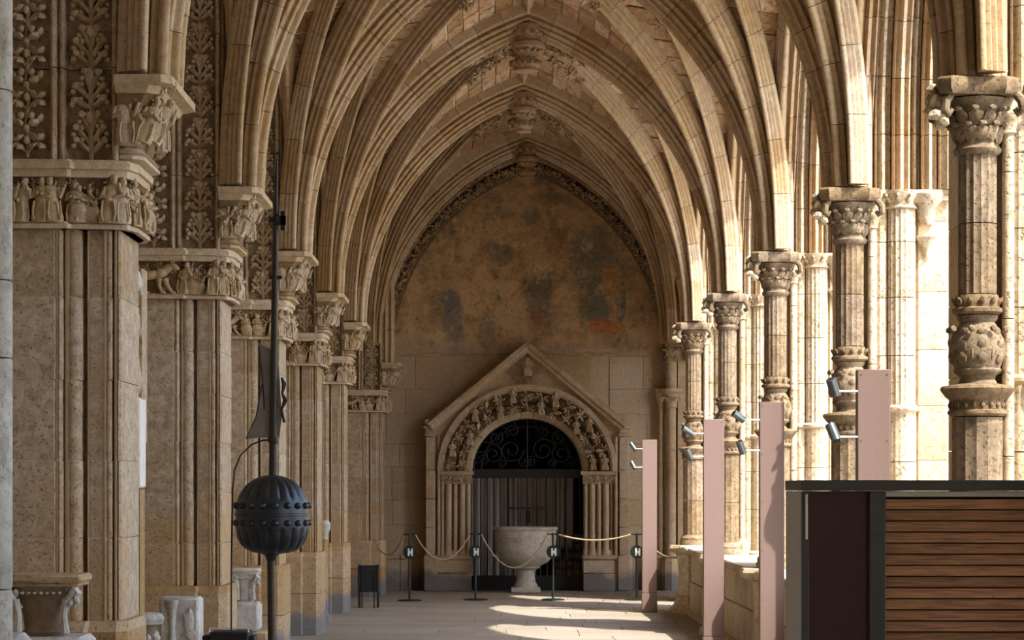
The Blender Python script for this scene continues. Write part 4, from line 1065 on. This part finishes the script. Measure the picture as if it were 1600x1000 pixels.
# ------------------------------------------------------------------ STANCHIONS & ROPES
sx_px = [(640, 'green stanchion with round sign, leftmost of the rope barrier'), (743, 'green stanchion with round sign in front of the gate left side'),
         (864, 'green stanchion with round sign just right of the stone font'), (995, 'green stanchion with round sign beside the farthest rose panel')]
YS = 37.7
def make_stanchion():
    r = empty('stanchion', (0, YS, 0))
    MB().lathe(0, 0, [(.19, 0), (.19, .012), (.16, .022), (.03, .03)], 28).build('base_plate', M['green'], r)
    MB().lathe(0, 0, [(.018, .025), (.018, 1.06), (.012, 1.07)], 12).build('pole', M['green'], r)
    MB().tube([(-.10, 0, 1.05), (.10, 0, 1.05)], .011, 8).build('cross_arm', M['green'], r)
    d = MB().lathe(0, 0, [(.10, 0), (.105, .006), (.10, .014)], 28); d.xf(lambda p: (p.x, -p.z-.016, p.y+.77)); d = d.build('sign_disc', M['green'], r, recalc=True)
    mb = MB(); mb.box(-.028, -.010, -.036, -.031, .715, .825).box(.012, .052, -.036, -.031, .715, .825)
    mb = MB(); mb.box(-.028, .0, -.036, -.031, .71, .83).box(.026, .054, -.036, -.031, .71, .83).box(0, .026, -.036, -.031, .745, .79)
    mb.box(-.022, -.004, -.037, -.031, .735, .745)
    mb.build('sign_symbol', M['signwhite'], r, smooth=False)
    return r
s0 = make_stanchion(); cm = child_map(); stp = []
for i, (px, lab) in enumerate(sx_px):
    o = s0 if i == 0 else dup_tree(s0, None, None, cm)
    yy = YS-(.25 if i == 0 else 0); x = (px-778)*yy/3700; o.location = (x, yy, 0); tag(o, lab, 'stanchion', 'rope barrier stanchions'); stp.append((x, yy))
def rope(a, b, sag, lab):
    a = Vector(a); b = Vector(b); pts = []
    for i in range(25):
        t = i/24; p = a.lerp(b, t); p.z -= sag*4*t*(1-t); pts.append(p)
    mid = a.copy(); o = MB().tube([p-mid for p in pts], .013, 8).build('rope', M['rope']); o.location = mid
    tag(o, lab, 'rope', 'barrier ropes')
zr = 1.045
rope((-2.02, 38.6, .96), (stp[0][0]-.09, stp[0][1], zr), .29, 'beige rope hanging between the left corner pier and the first stanchion')
rope((stp[0][0]+.09, stp[0][1], zr), (stp[1][0]-.09, stp[1][1], zr), .40, 'beige rope in a deep curve left of the gate')
rope((stp[1][0]+.09, stp[1][1], zr), (stp[2][0]-.09, stp[2][1], zr), .53, 'beige rope sagging lowest, across the stone font')
rope((stp[2][0]+.09, stp[2][1], zr), (stp[3][0]-.09, stp[3][1], zr), .09, 'beige rope stretched nearly straight right of the font')
rope((stp[3][0]+.09, stp[3][1], zr), (2.86, 35.0, .86), .22, 'beige rope behind the farthest rose panel running to the last pedestal')
# waste bin
bn = empty('waste_bin', ((576-778)*35.3/3700, 35.3, 0), 'black slim waste bin on thin legs at the fifth wall pier foot', 'bin')
MB().bbox(-.155, .145, -.14, .14, .24, .63, .012).build('bin_body', M['black'], bn)
for x in (-.14, -.09, .09, .14): MB().box(x-.009, x+.009, -.15, -.132, 0, .64).build('leg', M['iron'], bn, smooth=False)
for x in (-.14, .14): MB().box(x-.009, x+.009, .132, .15, 0, .64).build('leg', M['iron'], bn, smooth=False)
MB().box(-.15, .15, -.16, -.15, .56, .59).build('front_rail', M['iron'], bn, smooth=False)

# ------------------------------------------------------------------ ROSE PANEL POSTS with spotlights
def post(D, px, w_px, ytop, lamps, lab):
    k = D/3700; X = (px-778)*k; w = w_px*k/2; zt = 1.76+(765-ytop)*k
    r = empty('panel_post', (X, D, 0), lab, 'post', 'rose panel posts')
    MB().bbox(-w, w, 0, .10, .28, zt, .004).build('panel', M['post'], r)
    MB().bbox(-w-.004, w+.004, -.012, .12, 0, .276, .006).build('foot_box', M['post'], r)
    sc = MB().blob((0, 0, 0), (.004, .003, .004)); sme = mesh_of(sc, 'screw', M['steel'])
    for z in (zt-.03, zt-.42, zt-.8, zt-1.2, zt-1.6, zt-2.0):
        for x in (-w+.02, w-.02): inst(sme, 'screw', (x, -.003, z), parent=r)
    for (lx, ly, dx, dy) in lamps:
        # lamp centre px,py ; direction of the barrel in pixels
        cx = (lx-778)*k-X; cz = 1.76+(765-ly)*k; u = Vector((dx, -.35*math.hypot(dx, dy), -dy)).normalized(); L = math.hypot(dx, dy)*k
        sp = empty('spotlight', (cx, -.02, cz), parent=r)
        a = -u*L; b = u*L; rad = .030
        MB().tube([a, a*.96, b*.96, b], [rad*.9, rad, rad, rad*.9], 16).build('lamp_barrel', M['lamp'], sp)
        MB().tube([b, b*1.02], [rad*.8, rad*.78], 16).build('lamp_rim', M['black'], sp)
        za = min(-b.z, 0)*.6
        MB().tube([(b.x*.3, .01, -L*.45), (-w-cx, .03, -L*.45)], .007, 8).build('arm', M['chrome'], sp)
        MB().tube([(b.x*.3, .01, -L*.45-.02), (b.x*.3, .01, -L*.45+.02)], .013, 8).build('arm_joint', M['steel'], sp)
post(13.95, 1366, 51, 577, ((1301, 605, -5, -13), (1301, 676, 5, 14)), 'widest rose-brown panel post, standing behind the dark kiosk')
post(19.1, 1206.5, 38, 628, ((1154, 651, -9, -6), (1158, 699, -4, -10)), 'tall rose-brown panel post just left of the dark kiosk')
post(23.9, 1115.5, 32, 655, ((1074, 673, -8, -5), (1076, 709, -4, -8)), 'slim rose-brown panel post, second from the left of four')
post(33.9, 1015, 23, 687, ((989, 698, 4, 6), (989, 727, 3, 6)), 'farthest and thinnest rose-brown panel post near the rope barrier')

# ------------------------------------------------------------------ KIOSK
kx, ky = 1.284, 10.0
kk = empty('louvred_kiosk', (kx, ky, 0), 'dark steel kiosk with maroon panel and wooden louvres, lower right corner', 'kiosk')
MB().bbox(-.005, 1.30, -.02, .55, 1.755, 1.80, .004).build('top_rail', M['steel'], kk)
MB().bbox(0, .03, 0, .03, .05, 1.754, .003).build('corner_post', M['steel'], kk)
MB().box(0, .004, .03, .53, .05, 1.754).build('side_panel', M['steel2'], kk, smooth=False)
MB().bbox(0, .03, .53, .56, .05, 1.754, .003).build('corner_post', M['steel2'], kk)
MB().box(.03, .285, .012, .03, .05, 1.754).build('maroon_panel', M['maroon'], kk, smooth=False)
MB().bbox(.283, .353, -.012, .04, .05, 1.754, .004).build('mullion', M['steel'], kk)
MB().box(.353, 1.28, .004, .02, 1.730, 1.752).build('pale_strip', M['signwhite'], kk, smooth=False)
MB().box(0, 1.3, 0, .55, 0, .05).build('bottom_rail', M['steel'], kk, smooth=False)
MB().box(.353, 1.28, .08, .09, .05, 1.75).build('back_board', M['black'], kk, smooth=False)
MB().box(1.28, 1.3, 0, .55, .05, 1.754).build('side_panel', M['steel2'], kk, smooth=False)
MB().box(0, 1.3, .54, .55, .05, 1.754).build('rear_panel', M['maroon'], kk, smooth=False)
MB().tube([(.018, -.004, 1.55), (.018, -.004, 1.74)], .006, 6).build('pale_clip', M['chrome'], kk)
z = 1.722; k = 0
while z > .08:
    h = .0495; t = R.uniform(-.002, .002)
    mb = MB(); mb.loft([[(.355, .018, z-.003), (.355, .010+t, z-h+.006), (.355, .014+t, z-h+.004), (.355, .04, z-.006)], [(1.278, .018, z-.003), (1.278, .010-t, z-h+.006), (1.278, .014-t, z-h+.004), (1.278, .04, z-.006)]])
    mb.build('slat', M['wood'], kk, smooth=False, recalc=True)
    MB().tube([(.81, .018+t, z-h*.8), (.81, .012+t, z-h*.85)], .004, 6).build('screw', M['black'], kk)
    z -= h-.0025
# ------------------------------------------------------------------ WEATHER VANE
D = 11.0; k = D/3700; VX = (427-778)*k
vn = empty('weather_vane', (VX, D, 0), 'tall black iron weather vane pole with ribbed globe and torn metal banner', 'weather vane')
def vz(py): return 1.76+(765-py)*k
MB().lathe(0, 0, [(.25, 0), (.25, .03), (.05, .05), (.03, .08)], 24).build('base_plate', M['rod'], vn)
MB().tube([(0, 0, .05), (-.012, 0, vz(868))], .017, 12).build('lower_pole', M['rod'], vn)
MB().tube([(-.002, 0, vz(745)), (0, 0, vz(640)), (.008, 0, vz(420)), (.012, 0, vz(320))], [.019, .017, .015, .011], 12).build('upper_pole', M['rod'], vn)
MB().tube([(.012, 0, vz(320)), (.016, 0, vz(262)), (.017, 0, vz(230))], [.009, .006, .001], 10).build('spear_tip', M['rod'], vn)
mb = MB(); mb.lathe(.013, 0, [(.016, vz(345)), (.02, vz(340)), (.012, vz(335))], 10); mb.box(.005, .06, -.012, .012, vz(352), vz(338)); mb.box(.035, .055, -.012, .012, vz(360), vz(330)); mb.box(-.02, .01, -.01, .01, vz(348), vz(342)); mb.box(-.02, .04, -.01, .01, vz(436), vz(431)); mb.box(-.01, .035, -.008, .008, vz(240)-.004, vz(240)+.004)
mb.build('wind_fittings', M['iron'], vn)
def rad(t):
    t_ = abs(t); return 57*k*(max(0, 1-t_**2.4)**.5 if t > 0 else max(0, 1-t_**4.2)**(1/2.5))
def globe(t0, t1, name, sgn):
    N = 26; seg = 144; rings = []
    for i in range(N+1):
        t = t0+(t1-t0)*i/N; r = max(rad(t), .012); z = vz(804)+t*62*k; ring = []
        amp = .06*min(1, max(0, (abs(t)-.33)/.10))
        for j in range(seg):
            a = 2*PI*j/seg; q = 1-amp*(1-abs(math.cos(a*9))**.6)
            ring.append((r*q*math.cos(a)-.005, r*q*math.sin(a), z))
        rings.append(ring)
    return MB().loft(rings).build(name, M['iron2'], vn, recalc=True, ang=60)
globe(.02, .995, 'upper_shell', 1); globe(-.995, -.02, 'lower_shell', -1)
MB().lathe(-.005, 0, [(rad(.02), vz(804)-.006), (rad(0)+.005, vz(804)-.004), (rad(0)+.005, vz(804)+.004), (rad(.02), vz(804)+.006)], 48).build('seam_band', M['iron2'], vn)
sm = mesh_of(MB().blob((0, 0, 0), (.019, .019, .016), None, False), 'stud', M['iron2'])
for zo in (14, -13):
    for j in range(18):
        a = 2*PI*j/18; rr_ = rad(.22)*1.0; inst(sm, 'stud', (rr_*math.cos(a)-.005, rr_*math.sin(a), vz(804)+zo*k), parent=vn)
MB().lathe(-.01, 0, [(.022, vz(876)), (.03, vz(868)), (.05, vz(864))], 16).build('lower_collar', M['iron2'], vn)
# banner of torn sheet: outline in its own plane, real thickness
out = [(403,535),(412,540),(423,546),(433,540),(437,600),(440,650),(436,684),(420,683),(384,686),(392,672),(400,645),(408,610),(406,575)]
bp_ = [((x-427)*k, vz(y)) for x, y in out]
mb = MB(); mb.loft([[(x, .012, z) for x, z in bp_], [(x, .018, z) for x, z in bp_]]); mb.build('banner', M['flag'], vn, recalc=True, smooth=False)
mb = MB()
for pts in ([(404,540),(410,590),(413,640)], [(384,686),(400,650),(409,600)]): mb.tube([((x-427)*k, .008, vz(y)) for x, y in pts], .0025, 5)
mb.tube([((x-427)*k, .005, vz(y)) for x, y in ((440,590),(444,600),(441,615),(446,625),(440,640),(444,660))], [.006,.012,.006,.013,.005,.008], 6)
mb.build('torn_edge', M['iron'], vn)
MB().tube([((x-427)*k, .01, vz(y)) for x, y in ((428,687),(410,688),(392,695),(375,712),(366,735),(363,765),(362,820),(361,900),(361,990))], .004, 8).build('stay_rod', M['rod'], vn)
MB().lathe(0, 0, [(.018, vz(694)), (.025, vz(690)), (.025, vz(684)), (.018, vz(680))], 12).build('pole_ring', M['rod'], vn)
# low black exhibit stand beside the vane
D2 = 12.3; k2 = D2/3700
es = empty('exhibit_stand', ((361-778)*k2, D2, 0), 'low black stand with thin rails at the bottom edge, left of the vane pole', 'stand')
z = 1.76+(765-986)*k2
MB().bbox(-.10, .10, -.10, .12, z-.12, z, .006).build('box', M['black'], es)
for x in (-.09, .09):
    for y_ in (-.09, .11): MB().box(x-.01, x+.01, y_-.01, y_+.01, 0, z-.12).build('leg', M['black'], es, smooth=False)
MB().tube([(-.10, -.10, z+.02), (.10, -.10, z+.02)], .004, 6).build('rail', M['chrome'], es)
for x in (-.10, .10): MB().tube([(x, -.10, z), (x, -.10, z+.02)], .004, 6).build('rail_support', M['chrome'], es)
MB().bbox(-.14, -.10, -.08, .05, z-.06, z-.02, .004).build('side_lug', M['black'], es); MB().bbox(.10, .13, -.08, .05, z-.06, z-.02, .004).build('side_lug', M['black'], es)

# ------------------------------------------------------------------ STONE FRAGMENTS
def frag_capital(loc, w, h, lab, left=False, mat='grey'):
    """broken Corinthian-like capital: square moulded abacus, bell, corner volutes"""
    r = empty('capital_fragment', loc, lab, 'carved stone', 'carved stone fragments')
    a = w/2
    mb = MB(); mb.bbox(-a, a, -a*.8, a*.8, h*.86, h, .014); mb.bbox(-a*.93, a*.93, -a*.74, a*.74, h*.80, h*.86, .01); mb.build('abacus', M[mat], r)
    mb = MB(); rings = []
    for t, q in ((0, .50), (.06, .56), (.1, .50), (.3, .52), (.55, .62), (.72, .82), (.80, .88)):
        rings.append([(a*q*math.copysign(abs(math.cos(b))**.7, math.cos(b)), a*.78*q*math.copysign(abs(math.sin(b))**.7, math.sin(b)), h*t) for b in [2*PI*i/24 for i in range(24)]])
    mb.loft(rings); mb.build('bell', M['recess'] if mat == 'pier' else M[mat], r)
    mb = MB(); rr = random.Random(int(w*1000))
    for ax in (-1, 1):
        x, y_ = ax*a*.82, -a*.62
        mb.tube([(x*.6, y_*.9, h*.45), (x*.85, y_, h*.62), (x, y_, h*.78), (x+ax*.02, y_, h*.70), (x, y_, h*.64)], [.014, .02, .026, .024, .018], 8)
        for q in range(7): mb.blob((x*.9+rr.uniform(-.03, .03), y_+rr.uniform(-.02, .03), h*.66+rr.uniform(-.05, .04)), (.018, .018, .026), (rr.uniform(-1, 1), -.5, 1))
        mb.tube([(x*.75, y_*1.02, h*.6), (x*.66, y_*.95, h*.35), (x*.7, y_*.9, h*.05)], [.022, .016, .024], 7)
    for q in range(7): mb.blob((-a*.45+a*.9*q/6, -a*.62, h*.70), (.020, .010, .012), (1, 0, 0), True, .4, q)
    mb.build('volute', M['grey'], r); return r
def block(name, loc, dims, lab, mat='grey', b=.02, extra=None):
    o = MB(); w, d, h = dims; o.bbox(-w/2, w/2, -d/2, d/2, 0, h, b)
    if extra: extra(o, w, d, h)
    o = o.build(name, M[mat]); o.location = loc; tag(o, lab, 'carved stone', 'carved stone fragments'); return o
k3 = 12.6/3700
frag_capital(((66-778)*k3, 12.7, .98), .44, .33, 'dark broken capital with pale leafy corner, lower left, in front of the nearest pier', mat='pier')
frag_capital(((-40-778)*k3, 12.9, .98), .32, .31, 'capital fragment cut off by the left edge, beside the dark broken capital', mat='pier')
block('stone_slab', ((60-778)*k3, 12.75, .80), (.50, .42, .178), 'pale stone slab under the dark broken capital', b=.03)
o = MB().bbox(-.10, .14, -.16, .14, 0, .30, .06).build('rounded_stone', M['grey']); o.location = ((10-778)*12.2/3700, 12.2, .72); tag(o, 'rounded pale stone block in the lower left corner', 'carved stone', 'carved stone fragments')
o = MB().bbox(-.36, .38, -.36, .32, 0, .72, .02).build('stone_table', M['grey']); o.location = ((50-778)*k3, 12.45, 0); tag(o, 'grey stone block carrying the fragments at the lower left corner', 'plinth')
o = MB().bbox(-.36, .38, -.0, .32, 0, .077, .01).build('stone_riser', M['grey']); o.location = ((50-778)*k3, 12.45, .722); tag(o, 'thin grey riser below the pale slab, lower left', 'plinth')
k4 = 17.6/3700
def cols(mb, w, d, h):
    mb.lathe(-w*.16, -d/2, [(.03, .01), (.02, h*.3), (.03, h*.7), (.05, h*.95)], 10); mb.blob((w*.25, -d/2, h*.5), (.04, .02, .09), None, False, .5, 3); mb.blob((w*.3, -d/2, h*.2), (.05, .02, .04), None, False, .5, 5)
block('carved_block', ((275-778)*k4, 17.9, .60), (.30, .3, .35), 'pale square carved block between the first and second piers', b=.02, extra=cols)
r = empty('column_base_fragment', ((228-778)*17.3/3700, 17.3, .60), 'round moulded base fragment left of the pale square carved block', 'carved stone', 'carved stone fragments')
mb = MB(); mb.lathe(0, 0, [(.09, 0), (.10, .05), (.08, .10), (.07, .16)], 20); mb.build('drum', M['recess'], r)
mb = MB(); mb.lathe(0, 0, [(.07, .16), (.12, .18), (.135, .215), (.12, .25), (.10, .26)], 24); mb.build('torus', M['grey'], r)
mb = MB()
for q in range(10): mb.blob((.085*math.cos(q*.63), .085*math.sin(q*.63), .07+.02*(q % 2)), (.025, .02, .04))
mb.build('leaf_relief', M['grey'], r)
o = MB().bbox(-.36, .34, -.3, .4, 0, .595, .02).build('stone_table', M['pier']); o.location = ((262-778)*k4, 17.6, 0); tag(o, 'low stone block carrying the carved block and base fragment by the second pier', 'plinth')
k5 = 22.6/3700
frag_capital(((385-778)*k5, 22.6, .70), .27, .31, 'small white volute capital fragment behind the vane stay rod')
block('tilted_stone', ((388-778)*k5, 22.5, .42), (.26, .3, .275), 'broken grey block below the small white capital fragment', b=.03)
o = MB().bbox(-.16, .20, -.2, .3, 0, .418, .02).build('stone_table', M['pier']); o.location = ((388-778)*k5, 22.6, 0); tag(o, 'dark stone block low beside the third pier carrying fragments', 'plinth')
# dark round corbel knob at the fourth pier
k6 = 31.5/3700
o = MB().lathe(0, 0, [(.02, -.09), (.05, -.09), (.06, 0), (.085, .03), (.09, .12), (.06, .16), (.0, .17)], 16); o = o.build('holy_water_stoup', M['grey']); o.location = ((506-778)*k6, 31.5, 1.76+(765-832)*k6); tag(o, 'small dark stone stoup between the fourth and fifth wall piers', 'stoup')
o2 = MB().lathe(0, 0, [(.12, 0), (.10, .08), (.06, .12), (.05, 1.05), (.07, 1.10)], 12).build('stoup_pillar', M['pier']); o2.location = ((506-778)*k6, 31.5, 0); tag(o2, 'slim stone pillar under the small dark stoup', 'pillar')
# statue under a canopy on the wall between the first and second piers
k7 = 17.0/3700
def z7(py): return 1.76+(765-py)*k7
sn = empty('wall_statue', ((219-778)*k7-.015, 17.0, 0), 'weathered statue on a bracket between the first and second piers, mostly hidden', 'statue')
f2 = figure(11, .72); f2.v = [(x*.55-.045, y_-.08, z+z7(610)) for x, y_, z in f2.v]; f2.build('figure', M['carve'], sn)
mb = MB(); mb.lathe(-.07, -.08, [(.02, z7(470)), (.10, z7(455)), (.12, z7(448)), (.10, z7(430)), (.02, z7(400))], 8)
for q in range(8): mb.blob((-.07+.10*math.cos(q*.785), -.08+.10*math.sin(q*.785), z7(455)), (.02, .02, .04))
mb.build('canopy', M['grey'], sn)
mb = MB(); mb.lathe(-.07, -.08, [(.01, z7(660)), (.05, z7(640)), (.09, z7(615)), (.11, z7(610))], 10); mb.build('bracket', M['carve'], sn)
MB().box(-.7, .035, -.05, .2, z7(690), z7(420)).build('backing', M['pier'], sn, smooth=False)
mb = MB().bbox(-.16, .036, -.14, .14, z7(762), z7(622), .012).build('white_plaster_panel', M['white'], sn)
MB().box(-.7, .03, -.1, .12, .45, z7(765)).build('pier_stub', M['pier'], sn, smooth=False)
for o in list(bpy.data.objects):
    if o.name.startswith('trim'): pass

# ------------------------------------------------------------------ UNSEEN TREES added to shade the near bays
def tree(x, y_, h, rad_, lab, seed):
    t = empty('added_shade_tree', (x, y_, 0), lab, 'tree'); r = random.Random(seed)
    MB().tube([(0, 0, -.05), (.05, 0, h*.25), (0, .1, h*.6), (.1, 0, h*.85)], [.22, .17, .12, .04], 12).build('trunk', M['rod'], t)
    mb = MB()
    for q in range(420):
        v = Vector((r.gauss(0, 1), r.gauss(0, 1), r.gauss(0, 1))).normalized()*r.uniform(.4, 1)
        mb.blob((v.x*rad_, v.y*rad_, h*.62+v.z*h*.40), (.34, .26, .42), (r.gauss(0, 1), r.gauss(0, 1), r.gauss(0, 1)), True, .5, q)
    tag(mb.build('foliage', M['leafgreen'], t), kind='stuff')
tree(7.6, 5.2, 13.5, 2.5, 'dense garden tree standing outside the near arcade, right of the view', 1)
tree(7.4, 1.2, 12.5, 2.4, 'second unseen tree added for shade, outside the arcade behind the viewer', 2)
